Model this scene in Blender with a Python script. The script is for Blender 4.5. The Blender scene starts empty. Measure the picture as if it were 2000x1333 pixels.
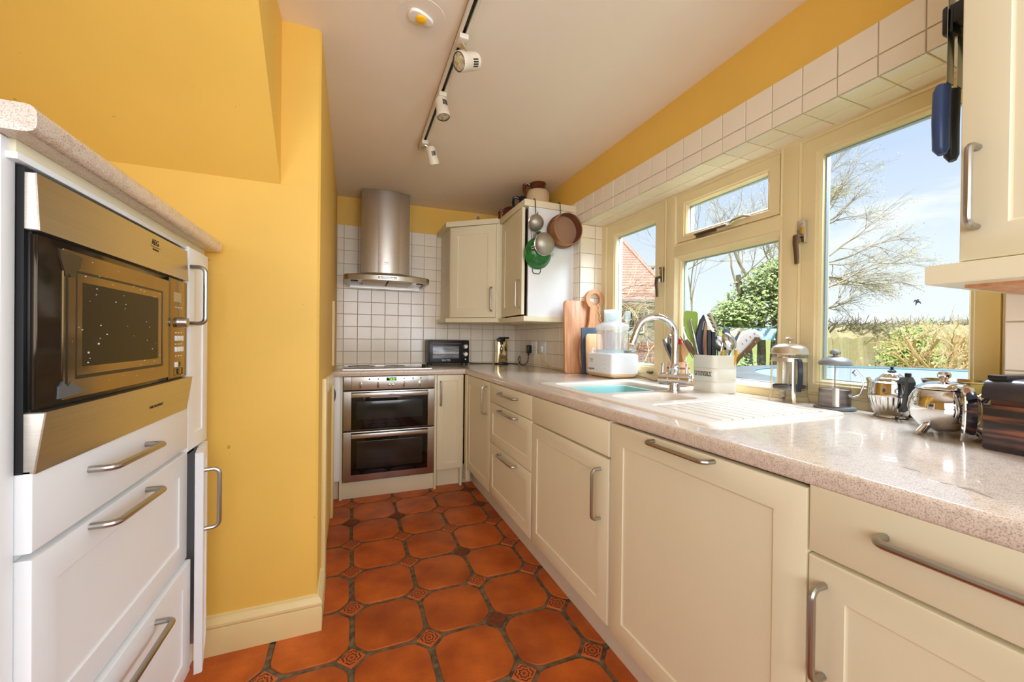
import bpy, bmesh, math, random
from mathutils import Vector, Matrix
SC = bpy.context.scene
COL = SC.collection
PI = math.pi

# ---------------------------------------------------------------- camera, sky, sun, lamps, exposure
F, CX, CZ, YAW, PITCH, ROLL = 777.83, -.7756, 1.0777, .3838, -.0051, .0114
def _dir(x, y):                       # camera space (right, down, 1) to the room
    sr, cr = math.sin(ROLL), math.cos(ROLL)
    a, b = x * cr + y * sr, -x * sr + y * cr
    sp, cp = math.sin(PITCH), math.cos(PITCH)
    yc, zc = b * cp - sp, b * sp + cp
    s, c = math.sin(YAW), math.cos(YAW)
    return Vector((a * c + zc * s, -a * s + zc * c, -yc))
fw = _dir(0, 0).normalized()
rt = (_dir(.5, 0) - _dir(-.5, 0)).normalized()
up = -(_dir(0, .5) - _dir(0, -.5)).normalized()
cd = bpy.data.cameras.new('camera')
cam = bpy.data.objects.new('camera', cd)
COL.objects.link(cam)
M = Matrix.Identity(4)
for i in range(3):
    M[i][0], M[i][1], M[i][2] = rt[i], up[i], -fw[i]
M[0][3], M[1][3], M[2][3] = CX, 0, CZ
cam.matrix_world = M
cd.sensor_width = 36
cd.lens = F / 2000 * 36
cd.clip_start = .02
cd.clip_end = 2000
SC.camera = cam
SC.view_settings.view_transform = 'Standard'
SC.view_settings.look = 'None'
SC.view_settings.gamma = 1
SC.view_settings.use_curve_mapping = False
SC.view_settings.exposure = 0.28
SC.cycles.max_bounces = 10
SC.cycles.diffuse_bounces = 6
SC.cycles.glossy_bounces = 5
SC.cycles.transparent_max_bounces = 24
SC.cycles.transmission_bounces = 8
SC.cycles.sample_clamp_indirect = 6
SC.cycles.caustics_reflective = False
SC.cycles.caustics_refractive = False
SC.cycles.use_denoising = True

def s2l(c):
    return tuple((v / 255 / 12.92 if v / 255 <= .04045 else ((v / 255 + .055) / 1.055) ** 2.4) for v in c)

W = bpy.data.worlds.new('sky'); SC.world = W; W.use_nodes = True
nt = W.node_tree; nt.nodes.clear()
def N(t, k, **kw):
    n = t.nodes.new(k)
    for a, v in kw.items(): setattr(n, a, v)
    return n
wo = N(nt, 'ShaderNodeOutputWorld'); bg = N(nt, 'ShaderNodeBackground')
tc = N(nt, 'ShaderNodeTexCoord'); sx = N(nt, 'ShaderNodeSeparateXYZ')
rp = N(nt, 'ShaderNodeValToRGB')
el = rp.color_ramp.elements
el[0].position = 0.0; el[0].color = (.66, .69, .72, 1)
el[1].position = .8; el[1].color = (.28, .38, .60, 1)
e = el.new(.16); e.color = (.56, .63, .72, 1)
e = el.new(.38); e.color = (.38, .47, .64, 1)
mp = N(nt, 'ShaderNodeMapping'); mp.inputs['Scale'].default_value = (1.6, 1.6, 6.5)
nz = N(nt, 'ShaderNodeTexNoise'); nz.inputs['Scale'].default_value = 2.6; nz.inputs['Detail'].default_value = 7; nz.inputs['Roughness'].default_value = .55
cr = N(nt, 'ShaderNodeValToRGB'); cr.color_ramp.elements[0].position = .56; cr.color_ramp.elements[1].position = .76
mx = N(nt, 'ShaderNodeMix', data_type='RGBA'); mx.inputs['B'].default_value = (.68, .69, .72, 1)
L = nt.links.new
L(tc.outputs['Generated'], sx.inputs[0]); L(sx.outputs['Z'], rp.inputs[0])
L(tc.outputs['Generated'], mp.inputs[0]); L(mp.outputs[0], nz.inputs[0]); L(nz.outputs[0], cr.inputs[0])
L(cr.outputs[0], mx.inputs['Factor']); L(rp.outputs[0], mx.inputs['A']); L(mx.outputs['Result'], bg.inputs[0])
bg.inputs[1].default_value = 1.36
L(bg.outputs[0], wo.inputs[0])

def lamp(name, kind, loc, rot, energy, color, **kw):
    d = bpy.data.lights.new(name, kind); d.energy = energy; d.color = color
    for a, v in kw.items(): setattr(d, a, v)
    o = bpy.data.objects.new(name, d); o.location = loc; o.rotation_euler = rot
    COL.objects.link(o); return o
def aim(loc, tgt):
    return (Vector(tgt) - Vector(loc)).to_track_quat('-Z', 'Y').to_euler()
lamp('sun', 'SUN', (-20, -12, 30), aim((-14, -9, 27), (0, 0, 0)), 7.5, (1, .95, .87), angle=.01)
# unseen fill lamps added behind the camera; no windows are built there
p = (.56, -.50, 1.25)
lamp('side_fill_lamp', 'AREA', p, aim(p, (-1.1, 1.25, 1.5)), 36, (.66, .81, 1.0), shape='RECTANGLE', size=.9, size_y=1.3)
p = (-1.9, -1.3, 1.35)
lamp('left_fill_lamp', 'AREA', p, aim(p, (.4, .9, .95)), 13, (.93, .95, 1.0), shape='RECTANGLE', size=1.4, size_y=1.3, spread=math.radians(110))
p = (1.20, 1.35, 2.34)               # unseen lamp added above the window to strengthen its daylight
lamp('window_fill_lamp', 'AREA', p, aim(p, (-.5, 1.30, .95)), 195, (.72, .83, 1.0), shape='RECTANGLE', size=1.9, size_y=.8)
p = (-.35, -1.6, 1.55)
lamp('rear_fill_lamp', 'AREA', p, aim(p, (-.05, 3.3, 1.45)), 12, (.90, .93, 1.0), shape='RECTANGLE', size=1.6, size_y=1.2, spread=math.radians(95))  # another added lamp, brightening the back corner

# ---------------------------------------------------------------- helpers
INV = {}                              # parent object -> matrix from the room to its own space
def thing(name, label, cat, loc=(0, 0, 0), rotz=0, group=None, rot=None):
    o = bpy.data.objects.new(name, None); COL.objects.link(o)
    o.empty_display_size = .05
    o.location = loc; o.rotation_euler = rot if rot else (0, 0, rotz)
    tag(o, label, cat, group)
    m = Matrix.Translation(loc) @ o.rotation_euler.to_matrix().to_4x4()
    INV[o] = m.inverted()
    return o
def tag(o, label, cat, group=None, kind=None):
    if label: o['label'] = label
    if cat: o['category'] = cat
    if group: o['group'] = group
    if kind: o['kind'] = kind
    return o

class MB:
    def __init__(s): s.bm = bmesh.new()
    def _x(s, vs, M):
        if M is not None: bmesh.ops.transform(s.bm, matrix=M, verts=vs)
        return vs
    def box(s, x0, x1, y0, y1, z0, z1, bev=0, seg=2, M=None):
        r = bmesh.ops.create_cube(s.bm, size=1)
        vs = r['verts']
        bmesh.ops.transform(s.bm, matrix=Matrix.Translation(((x0 + x1) / 2, (y0 + y1) / 2, (z0 + z1) / 2)) @ Matrix.Diagonal((abs(x1 - x0), abs(y1 - y0), abs(z1 - z0), 1)), verts=vs)
        if bev:
            ed = list({e for v in vs for e in v.link_edges})
            rr = bmesh.ops.bevel(s.bm, geom=ed, offset=bev, segments=seg, affect='EDGES', profile=.5)
            vs = list({v for f in rr['faces'] for v in f.verts} | {v for v in vs if v.is_valid})
        s._x(vs, M); return s
    def prism(s, poly, axis, c0, c1, M=None, bev=0, seg=2):
        mk = {'x': lambda a, b, c: (c, a, b), 'y': lambda a, b, c: (a, c, b), 'z': lambda a, b, c: (a, b, c)}[axis]
        v0 = [s.bm.verts.new(mk(a, b, c0)) for a, b in poly]
        v1 = [s.bm.verts.new(mk(a, b, c1)) for a, b in poly]
        n = len(poly)
        s.bm.faces.new(v0); s.bm.faces.new(v1[::-1])
        for i in range(n): s.bm.faces.new((v0[i], v0[(i + 1) % n], v1[(i + 1) % n], v1[i]))
        vs = v0 + v1
        if bev:
            ed = [e for v in v0 for e in v.link_edges if e.other_vert(v) in v0] + [e for v in v1 for e in v.link_edges if e.other_vert(v) in v1]
            rr = bmesh.ops.bevel(s.bm, geom=list(set(ed)), offset=bev, segments=seg, affect='EDGES', profile=.5)
            vs = list({v for f in rr['faces'] for v in f.verts} | {v for v in vs if v.is_valid})
        s._x(vs, M); return s
    def rings(s, loops, close=True, cap0=False, cap1=False, M=None):
        """loops: lists of 3-D points, joined one after another"""
        rr = [[s.bm.verts.new(p) for p in lp] for lp in loops]
        n = len(rr[0])
        for a, b in zip(rr, rr[1:]):
            for i in range(n if close else n - 1):
                j = (i + 1) % n
                s.bm.faces.new((a[i], a[j], b[j], b[i]))
        if cap0: s.bm.faces.new(rr[0][::-1])
        if cap1: s.bm.faces.new(rr[-1])
        s._x([v for r in rr for v in r], M); return s
    def lathe(s, prof, seg=24, M=None, sx=1, sy=1, flute=None):
        loops = []
        vs = []
        prev = None
        for k, (r, z) in enumerate(prof):
            if r < 1e-6: cur = [s.bm.verts.new((0, 0, z))]
            else:
                cur = []
                for i in range(seg):
                    a = 2 * PI * i / seg
                    q = r * (1 + (flute(k, a) if flute else 0))
                    cur.append(s.bm.verts.new((q * math.cos(a) * sx, q * math.sin(a) * sy, z)))
            vs += cur
            if prev:
                if len(prev) == 1 and len(cur) > 1:
                    for i in range(seg): s.bm.faces.new((prev[0], cur[(i + 1) % seg], cur[i]))
                elif len(cur) == 1 and len(prev) > 1:
                    for i in range(seg): s.bm.faces.new((prev[i], prev[(i + 1) % seg], cur[0]))
                elif len(cur) > 1:
                    for i in range(seg): s.bm.faces.new((prev[i], prev[(i + 1) % seg], cur[(i + 1) % seg], cur[i]))
            prev = cur
        s._x(vs, M); return s
    def tube(s, pts, r, seg=8, closed=False, M=None, flat=1.0, cap=True):
        pts = [Vector(p) for p in pts]; n = len(pts)
        rs = r if isinstance(r, (list, tuple)) else [r] * n
        loops = []; nrm = None
        for i, p in enumerate(pts):
            a = pts[(i - 1) % n] if closed or i else p
            b = pts[(i + 1) % n] if closed or i < n - 1 else p
            t = (b - a)
            t = t.normalized() if t.length > 1e-9 else Vector((0, 0, 1))
            if nrm is None:
                nrm = t.cross(Vector((0, 0, 1)))
                if nrm.length < .05: nrm = t.cross(Vector((1, 0, 0)))
            nrm = (nrm - t * nrm.dot(t)).normalized()
            bn = t.cross(nrm)
            loops.append([p + (nrm * math.cos(2 * PI * k / seg) + bn * math.sin(2 * PI * k / seg) * flat) * rs[i] for k in range(seg)])
        if closed: loops.append(loops[0])
        s.rings(loops, cap0=cap and not closed, cap1=cap and not closed, M=M)
        return s
    def sph(s, c, r, u=14, v=9, M=None):
        r = r if isinstance(r, (list, tuple)) else (r, r, r)
        x = bmesh.ops.create_uvsphere(s.bm, u_segments=u, v_segments=v, radius=1)
        bmesh.ops.transform(s.bm, matrix=Matrix.Translation(c) @ Matrix.Diagonal((*r, 1)), verts=x['verts'])
        s._x(x['verts'], M); return s
    def build(s, name, mat, parent=None, local=False, ang=35, smooth=True, weld=True):
        if weld: bmesh.ops.remove_doubles(s.bm, verts=s.bm.verts, dist=1e-6)
        bmesh.ops.recalc_face_normals(s.bm, faces=s.bm.faces)
        if parent is not None and not local and parent in INV:
            bmesh.ops.transform(s.bm, matrix=INV[parent], verts=s.bm.verts)
        me = bpy.data.meshes.new(name); s.bm.to_mesh(me); s.bm.free()
        if smooth:
            me.polygons.foreach_set('use_smooth', [True] * len(me.polygons))
            me.set_sharp_from_angle(angle=math.radians(ang))
        me.materials.append(mat)
        return link(name, me, parent)
def link(name, me, parent=None):
    o = bpy.data.objects.new(name, me); COL.objects.link(o)
    if parent is not None:
        o.parent = parent; INV[o] = INV.get(parent, Matrix.Identity(4))
    return o
def B(*a, **k): return MB().box(*a, **k)

def rpanel(mb, a0, a1, b0, b1, rings, fn):
    """rectangular slab built from (inset, height) rings; fn maps (a, b, n) to the room"""
    loops = []
    for i, n in rings:
        loops.append([fn(a0 + i, b0 + i, n), fn(a1 - i, b0 + i, n), fn(a1 - i, b1 - i, n), fn(a0 + i, b1 - i, n)])
    mb.rings(loops, cap0=True, cap1=True)
    return mb
def SLAB(t): return [(0, 0), (0, t - .003), (.001, t - .0008), (.003, t)]
def SHAKER(t, w=.06): return SLAB(t) + [(w, t), (w + .001, t - .0025), (w + .0045, t - .004), (w + .0055, t - .004)]
def rrect(x0, x1, y0, y1, r, n=5):
    pts = []
    for cx, cy, a in ((x1 - r, y1 - r, 0), (x0 + r, y1 - r, 1), (x0 + r, y0 + r, 2), (x1 - r, y0 + r, 3)):
        for k in range(n + 1):
            t = (a + k / n) * PI / 2
            pts.append((cx + r * math.cos(t), cy + r * math.sin(t)))
    return pts
def dhandle(p0, p1, out, proj=.032, r=.0055, rc=.016):
    p0, p1, out = Vector(p0), Vector(p1), Vector(out)
    d = (p1 - p0).normalized()
    pts = [p0]
    for k in range(6):
        t = k / 5 * PI / 2
        pts.append(p0 + out * (proj - rc + rc * math.sin(t)) + d * (rc - rc * math.cos(t)))
    for k in range(6):
        t = (1 - k / 5) * PI / 2
        pts.append(p1 + out * (proj - rc + rc * math.sin(t)) - d * (rc - rc * math.cos(t)))
    pts.append(p1)
    return MB().tube(pts, r, 10)
def strap(mb, spine, widths, t, side):
    """flat band following a spine, its width lying along side"""
    P = [Vector(p) for p in spine]; sd = Vector(side).normalized(); lo = []
    for i, p in enumerate(P):
        tg = (P[min(i + 1, len(P) - 1)] - P[max(i - 1, 0)]).normalized(); n = tg.cross(sd).normalized(); w = widths[i] / 2
        lo.append([p + sd * a * w + n * b * t / 2 for a, b in ((-1, -.6), (-.8, -1), (.8, -1), (1, -.6), (1, .6), (.8, 1), (-.8, 1), (-1, .6))])
    mb.rings(lo, cap0=True, cap1=True); return mb
def text(s, size, M, mat, parent, name='lettering', ext=.0004, align='CENTER', local=False, shear=0, wx=1.0):
    c = bpy.data.curves.new('t', 'FONT'); c.body = s; c.size = size; c.extrude = ext; c.align_x = align; c.align_y = 'CENTER'; c.shear = shear
    o = bpy.data.objects.new('t', c); COL.objects.link(o)
    me = bpy.data.meshes.new_from_object(o.evaluated_get(bpy.context.evaluated_depsgraph_get()))
    bpy.data.objects.remove(o); bpy.data.curves.remove(c)
    m = M @ Matrix.Diagonal((wx, 1, 1, 1))
    if not local and parent in INV: m = INV[parent] @ m
    me.transform(m); me.materials.clear(); me.materials.append(mat); me.name = name
    return link(name, me, parent)
def face(origin, right, upv):          # text matrix: x along right, y along up
    r, u = Vector(right).normalized(), Vector(upv).normalized(); n = r.cross(u)
    m = Matrix.Identity(4)
    for i in range(3): m[i][0], m[i][1], m[i][2], m[i][3] = r[i], u[i], n[i], origin[i]
    return m
def AX(p, d):                          # matrix taking +Z to direction d at p
    return Matrix.Translation(p) @ Vector((0, 0, 1)).rotation_difference(Vector(d).normalized()).to_matrix().to_4x4()

# ---------------------------------------------------------------- materials
def mat(name, col, rough=.5, metal=0, spec=.5, var=0, vscale=8, stretch=(1, 1, 1), bump=0, bscale=60, bdist=.002, coat=0, col2=None, trans=0, emit=0, detail=4, aniso=0, contrast=.5, ior=1.45):
    m = bpy.data.materials.new(name); m.use_nodes = True
    t = m.node_tree; b = t.nodes['Principled BSDF']; c = s2l(col)
    b.inputs['Base Color'].default_value = (*c, 1); b.inputs['Roughness'].default_value = rough
    b.inputs['Metallic'].default_value = metal; b.inputs['Specular IOR Level'].default_value = spec
    b.inputs['Coat Weight'].default_value = coat; b.inputs['Transmission Weight'].default_value = trans; b.inputs['IOR'].default_value = ior
    if aniso: b.inputs['Anisotropic'].default_value = aniso
    if emit: b.inputs['Emission Color'].default_value = (*c, 1); b.inputs['Emission Strength'].default_value = emit
    if var or bump:
        tc = N(t, 'ShaderNodeTexCoord'); mp = N(t, 'ShaderNodeMapping'); mp.inputs['Scale'].default_value = stretch
        t.links.new(tc.outputs['Object'], mp.inputs[0])
    if var:
        nz = N(t, 'ShaderNodeTexNoise'); nz.inputs['Scale'].default_value = vscale; nz.inputs['Detail'].default_value = detail
        rp = N(t, 'ShaderNodeValToRGB')
        k2 = s2l(col2) if col2 else tuple(v * (1 - var) for v in c)
        h = .5 - contrast * .4
        rp.color_ramp.elements[0].position = h; rp.color_ramp.elements[0].color = (*k2, 1)
        rp.color_ramp.elements[1].position = 1 - h; rp.color_ramp.elements[1].color = (*[min(1, v * (1 + (0 if col2 else var * .4))) for v in c], 1)
        t.links.new(mp.outputs[0], nz.inputs[0]); t.links.new(nz.outputs[0], rp.inputs[0]); t.links.new(rp.outputs[0], b.inputs['Base Color'])
    if bump:
        n2 = N(t, 'ShaderNodeTexNoise'); n2.inputs['Scale'].default_value = bscale; n2.inputs['Detail'].default_value = 4
        bp = N(t, 'ShaderNodeBump'); bp.inputs['Strength'].default_value = bump; bp.inputs['Distance'].default_value = bdist
        t.links.new(mp.outputs[0], n2.inputs[0]); t.links.new(n2.outputs[0], bp.inputs['Height']); t.links.new(bp.outputs[0], b.inputs['Normal'])
    return m
def glassmat(name, tint=(1, 1, 1), ior=1.45, rough=0.0, amt=1.0, haze=0, hazecol=(230, 240, 240)):
    """thin clear pane or wall of a vessel: see-through with a Fresnel reflection, alike from both sides"""
    m = bpy.data.materials.new(name); m.use_nodes = True; t = m.node_tree; t.nodes.clear()
    o = N(t, 'ShaderNodeOutputMaterial'); tr = N(t, 'ShaderNodeBsdfTransparent'); gl = N(t, 'ShaderNodeBsdfGlossy'); mxn = N(t, 'ShaderNodeMixShader')
    tr.inputs[0].default_value = (*tint, 1); gl.inputs['Roughness'].default_value = rough
    ge = N(t, 'ShaderNodeNewGeometry'); dt = N(t, 'ShaderNodeVectorMath', operation='DOT_PRODUCT')
    t.links.new(ge.outputs['Incoming'], dt.inputs[0]); t.links.new(ge.outputs['Normal'], dt.inputs[1])
    def mth(op, a, b=None):
        n = N(t, 'ShaderNodeMath', operation=op)
        for i, v in enumerate((a, b)):
            if v is None: continue
            if isinstance(v, (int, float)): n.inputs[i].default_value = v
            else: t.links.new(v, n.inputs[i])
        return n.outputs[0]
    f0 = ((ior - 1) / (ior + 1)) ** 2 * amt
    f = mth('ADD', f0, mth('MULTIPLY', (1 - f0) * .9, mth('POWER', mth('SUBTRACT', 1, mth('ABSOLUTE', dt.outputs['Value'])), 5)))
    t.links.new(f, mxn.inputs[0]); t.links.new(tr.outputs[0], mxn.inputs[1]); t.links.new(gl.outputs[0], mxn.inputs[2])
    out = mxn.outputs[0]
    if haze:
        df = N(t, 'ShaderNodeBsdfDiffuse'); df.inputs[0].default_value = (*s2l(hazecol), 1); tl = N(t, 'ShaderNodeBsdfTranslucent'); tl.inputs[0].default_value = (*s2l(hazecol), 1)
        m3 = N(t, 'ShaderNodeMixShader'); m3.inputs[0].default_value = .5; t.links.new(df.outputs[0], m3.inputs[1]); t.links.new(tl.outputs[0], m3.inputs[2])
        m2 = N(t, 'ShaderNodeMixShader'); m2.inputs[0].default_value = haze
        t.links.new(out, m2.inputs[1]); t.links.new(m3.outputs[0], m2.inputs[2]); out = m2.outputs[0]
    t.links.new(out, o.inputs[0]); return m

YELLOW = mat('yellow_wall_paint', (235, 191, 88), .55, var=.05, vscale=3, bump=.12, bscale=18)
def scuffs(m, col=(150, 112, 48), thr=.735, scale=34):
    """small scattered scuffs and chips on old paint"""
    t = m.node_tree; b = t.nodes['Principled BSDF']; src = b.inputs['Base Color'].links[0].from_socket
    tc = N(t, 'ShaderNodeTexCoord'); nz = N(t, 'ShaderNodeTexNoise'); nz.inputs['Scale'].default_value = scale; nz.inputs['Detail'].default_value = 3
    rp = N(t, 'ShaderNodeValToRGB'); rp.color_ramp.elements[0].position = thr; rp.color_ramp.elements[1].position = thr + .03
    rp.color_ramp.elements[0].color = (0, 0, 0, 1); rp.color_ramp.elements[1].color = (.55, .55, .55, 1)
    mx = N(t, 'ShaderNodeMix', data_type='RGBA'); mx.inputs['B'].default_value = (*s2l(col), 1)
    t.links.new(tc.outputs['Object'], nz.inputs[0]); t.links.new(nz.outputs[0], rp.inputs[0]); t.links.new(rp.outputs[0], mx.inputs['Factor'])
    t.links.new(src, mx.inputs['A']); t.links.new(mx.outputs['Result'], b.inputs['Base Color'])
scuffs(YELLOW)
CREAMY = mat('cream_skirting_paint', (232, 210, 150), .38, var=.04, vscale=6)
CEIL = mat('ceiling_paint', (247, 234, 216), .8, var=.03, vscale=2, bump=.1, bscale=25)
TILE = mat('white_glazed_tile', (240, 229, 208), .16, var=.03, vscale=5, bump=.08, bscale=16)
GROUT = mat('tile_grout', (188, 176, 150), .9)
CREAM = mat('cream_door_paint', (229, 220, 188), .36, var=.025, vscale=5, stretch=(1, 1, .2), bump=.02, bscale=80)
scuffs(CREAM, (150, 130, 96), .76, 42)
WHITE = mat('white_and_window_lit_paint', (236, 238, 238), .34, var=.02, vscale=4)  # white panels; left-hand cream fronts too, cool window light in their colour
PLINTH = mat('plinth_board', (222, 212, 190), .5, var=.05, vscale=6)
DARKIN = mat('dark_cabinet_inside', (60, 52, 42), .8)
NICKEL = mat('brushed_nickel', (176, 172, 164), .32, 1)
STEEL = mat('brushed_steel', (194, 188, 178), .30, 1, var=.12, vscale=30, stretch=(1, 1, 30), bump=.04, bscale=60, aniso=.5)
STEELH = mat('brushed_steel_across', (200, 194, 184), .30, 1, var=.12, vscale=30, stretch=(1, .04, 30), bump=.03, bscale=60)
CHROME = mat('polished_chrome', (226, 226, 226), .06, 1)
SILVER = mat('polished_silver', (222, 220, 216), .10, 1, var=.05, vscale=6)
BLACK = mat('black_plastic', (22, 23, 25), .35)
BLACKG = mat('black_oven_glass', (9, 12, 13), .06, coat=.3)
WHITEPL = mat('white_plastic', (232, 233, 230), .35)
WOODB = mat('beech_wood', (218, 164, 120), .45, var=.3, vscale=5, stretch=(9, 9, 1), col2=(186, 126, 86))
WOODL = mat('pale_wood', (214, 168, 116), .5, var=.2, vscale=6, stretch=(10, 10, 1))
WOODD = mat('dark_wood_handle', (112, 82, 62), .5, var=.3, vscale=9, stretch=(6, 6, 1))
SLATE = mat('slate', (66, 78, 94), .6, var=.2, vscale=14, bump=.3, bscale=40)
FRAMEP = mat('cream_window_paint', (232, 214, 166), .42, var=.04, vscale=6, bump=.03, bscale=40)
PANE = glassmat('window_glass', (.97, .99, .985), 1.45)
CLEAR = glassmat('clear_glass', (.975, .985, .98), 1.5)
CLEARPL = glassmat('clear_plastic', (.985, .99, .99), 1.45, .06, haze=.16, hazecol=(244, 246, 246))
INK = mat('black_print', (38, 36, 36), .5)
# ---------------------------------------------------------------- the room
def worktop_mat():
    m = mat('speckled_worktop', (214, 196, 176), .20, coat=.35, var=.1, vscale=3)
    t = m.node_tree; b = t.nodes['Principled BSDF']
    tc = N(t, 'ShaderNodeTexCoord'); n1 = N(t, 'ShaderNodeTexNoise'); n1.inputs['Scale'].default_value = 420; n1.inputs['Detail'].default_value = 2
    r1 = N(t, 'ShaderNodeValToRGB'); e = r1.color_ramp.elements
    e[0].position = .30; e[0].color = (*s2l((176, 150, 128)), 1); e[1].position = .52; e[1].color = (*s2l((222, 208, 192)), 1)
    n2 = N(t, 'ShaderNodeTexNoise'); n2.inputs['Scale'].default_value = 70
    r2 = N(t, 'ShaderNodeValToRGB'); e = r2.color_ramp.elements
    e[0].position = .33; e[0].color = (*s2l((176, 146, 130)), 1); e[1].position = .5; e[1].color = (1, 1, 1, 1)
    mx = N(t, 'ShaderNodeMix', data_type='RGBA', blend_type='MULTIPLY'); mx.inputs['Factor'].default_value = .22
    t.links.new(tc.outputs['Object'], n1.inputs[0]); t.links.new(tc.outputs['Object'], n2.inputs[0])
    t.links.new(n1.outputs[0], r1.inputs[0]); t.links.new(n2.outputs[0], r2.inputs[0])
    t.links.new(r1.outputs[0], mx.inputs['A']); t.links.new(r2.outputs[0], mx.inputs['B']); t.links.new(mx.outputs['Result'], b.inputs['Base Color'])
    return m
WORK = worktop_mat()

def terracotta():
    m = bpy.data.materials.new('terracotta'); m.use_nodes = True; t = m.node_tree; b = t.nodes['Principled BSDF']
    tc = N(t, 'ShaderNodeTexCoord'); oi = N(t, 'ShaderNodeObjectInfo'); ad = N(t, 'ShaderNodeVectorMath', operation='ADD')
    t.links.new(tc.outputs['Object'], ad.inputs[0]); 
    sc = N(t, 'ShaderNodeVectorMath', operation='SCALE'); sc.inputs['Scale'].default_value = 9
    cb = N(t, 'ShaderNodeCombineXYZ'); t.links.new(oi.outputs['Random'], cb.inputs[0]); t.links.new(oi.outputs['Random'], cb.inputs[1])
    t.links.new(cb.outputs[0], sc.inputs[0]); t.links.new(sc.outputs[0], ad.inputs[1])
    n1 = N(t, 'ShaderNodeTexNoise'); n1.inputs['Scale'].default_value = 7; n1.inputs['Detail'].default_value = 6
    r1 = N(t, 'ShaderNodeValToRGB'); e = r1.color_ramp.elements
    e[0].position = .3; e[0].color = (*s2l((158, 70, 18)), 1); e[1].position = .66; e[1].color = (*s2l((206, 104, 34)), 1)
    n2 = N(t, 'ShaderNodeTexNoise'); n2.inputs['Scale'].default_value = 160; n2.inputs['Detail'].default_value = 2
    r2 = N(t, 'ShaderNodeValToRGB'); e = r2.color_ramp.elements
    e[0].position = .3; e[0].color = (.6, .55, .5, 1); e[1].position = .42; e[1].color = (1, 1, 1, 1)
    mx = N(t, 'ShaderNodeMix', data_type='RGBA', blend_type='MULTIPLY'); mx.inputs['Factor'].default_value = .55
    hs = N(t, 'ShaderNodeHueSaturation')
    mr = N(t, 'ShaderNodeMapRange'); mr.inputs['To Min'].default_value = .86; mr.inputs['To Max'].default_value = 1.1
    t.links.new(oi.outputs['Random'], mr.inputs['Value']); t.links.new(mr.outputs[0], hs.inputs['Value'])
    t.links.new(ad.outputs[0], n1.inputs[0]); t.links.new(ad.outputs[0], n2.inputs[0]); t.links.new(n1.outputs[0], r1.inputs[0]); t.links.new(n2.outputs[0], r2.inputs[0])
    t.links.new(r1.outputs[0], mx.inputs['A']); t.links.new(r2.outputs[0], mx.inputs['B']); t.links.new(mx.outputs['Result'], hs.inputs['Color']); t.links.new(hs.outputs[0], b.inputs['Base Color'])
    bp = N(t, 'ShaderNodeBump'); bp.inputs['Strength'].default_value = .12; bp.inputs['Distance'].default_value = .003
    t.links.new(n1.outputs[0], bp.inputs['Height']); t.links.new(bp.outputs[0], b.inputs['Normal'])
    b.inputs['Roughness'].default_value = .42
    return m
TERRA = terracotta()
FGROUT = mat('floor_grout', (132, 116, 88), .9, var=.45, vscale=40, col2=(74, 62, 44), bump=.5, bscale=120)
def dot_mat():
    """small insert tile pressed with a ring of petals and a centre flower"""
    m = mat('patterned_insert', (186, 88, 38), .5)
    t = m.node_tree; b = t.nodes['Principled BSDF']
    tc = N(t, 'ShaderNodeTexCoord'); sp = N(t, 'ShaderNodeSeparateXYZ'); t.links.new(tc.outputs['Object'], sp.inputs[0])
    def mth(op, a, b2=None):
        n = N(t, 'ShaderNodeMath', operation=op)
        for i, v in enumerate((a, b2)):
            if v is None: continue
            if isinstance(v, (int, float)): n.inputs[i].default_value = v
            else: t.links.new(v, n.inputs[i])
        return n.outputs[0]
    x, y = sp.outputs[0], sp.outputs[1]
    r = mth('SQRT', mth('ADD', mth('MULTIPLY', x, x), mth('MULTIPLY', y, y)))
    a = mth('ARCTAN2', y, x)
    w = mth('SINE', mth('MULTIPLY', a, 8))
    rr = mth('ADD', r, mth('MULTIPLY', w, .0022))
    band = mth('SINE', mth('MULTIPLY', rr, 520))
    dark = mth('GREATER_THAN', band, .25)
    edge = mth('GREATER_THAN', mth('ADD', mth('ABSOLUTE', x), mth('ABSOLUTE', y)), .0385)
    f = mth('MULTIPLY', dark, mth('SUBTRACT', 1, edge))
    mx = N(t, 'ShaderNodeMix', data_type='RGBA'); mx.inputs['A'].default_value = (*s2l((196, 100, 46)), 1); mx.inputs['B'].default_value = (*s2l((96, 40, 18)), 1)
    t.links.new(f, mx.inputs['Factor']); t.links.new(mx.outputs['Result'], b.inputs['Base Color'])
    return m
DOT = dot_mat()
TERRADARK = mat('worn_insert', (122, 62, 34), .6, var=.4, vscale=60)

floor = B(-2.7, .7, -3.3, 3.5, -.08, -.006).build('floor', FGROUT); tag(floor, None, None, kind='structure')
INV[floor] = Matrix.Identity(4)
TX, TY, PX, PY = -.765, 1.432, .2585, .2635
def octo():
    hx, hy, c = PX / 2 - .0092, PY / 2 - .010, .046
    P = [(hx, -hy + c), (hx, hy - c), (hx - c, hy), (-hx + c, hy), (-hx, hy - c), (-hx, -hy + c), (-hx + c, -hy), (hx - c, -hy)]
    mb = MB()
    # small extra points soften the corners
    Q = []
    for i, p in enumerate(P):
        a, b = P[i - 1], P[(i + 1) % 8]
        for q, w in ((a, .12), (b, .12)): Q.append((p[0] + (q[0] - p[0]) * w, p[1] + (q[1] - p[1]) * w))
    S = lambda k: [(x * k, y * k) for x, y in Q]
    mb.rings([[(x, y, -.006) for x, y in Q], [(x, y, -.002) for x, y in Q], [(x, y, -.0004) for x, y in S(.99)], [(x, y, 0) for x, y in S(.97)]], cap1=True)
    return mb
def dia():
    d = .0445
    Q = [(d, 0), (0, d), (-d, 0), (0, -d)]
    S = lambda k, z: [(x * k, y * k, z) for x, y in Q]
    return MB().rings([S(1, -.006), S(1, -.0015), S(.95, 0)], cap1=True)
oct0 = octo().build('floor_tile', TERRA, floor); dia0 = dia().build('diamond_tile', DOT, floor)
first = [True, True]
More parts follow.
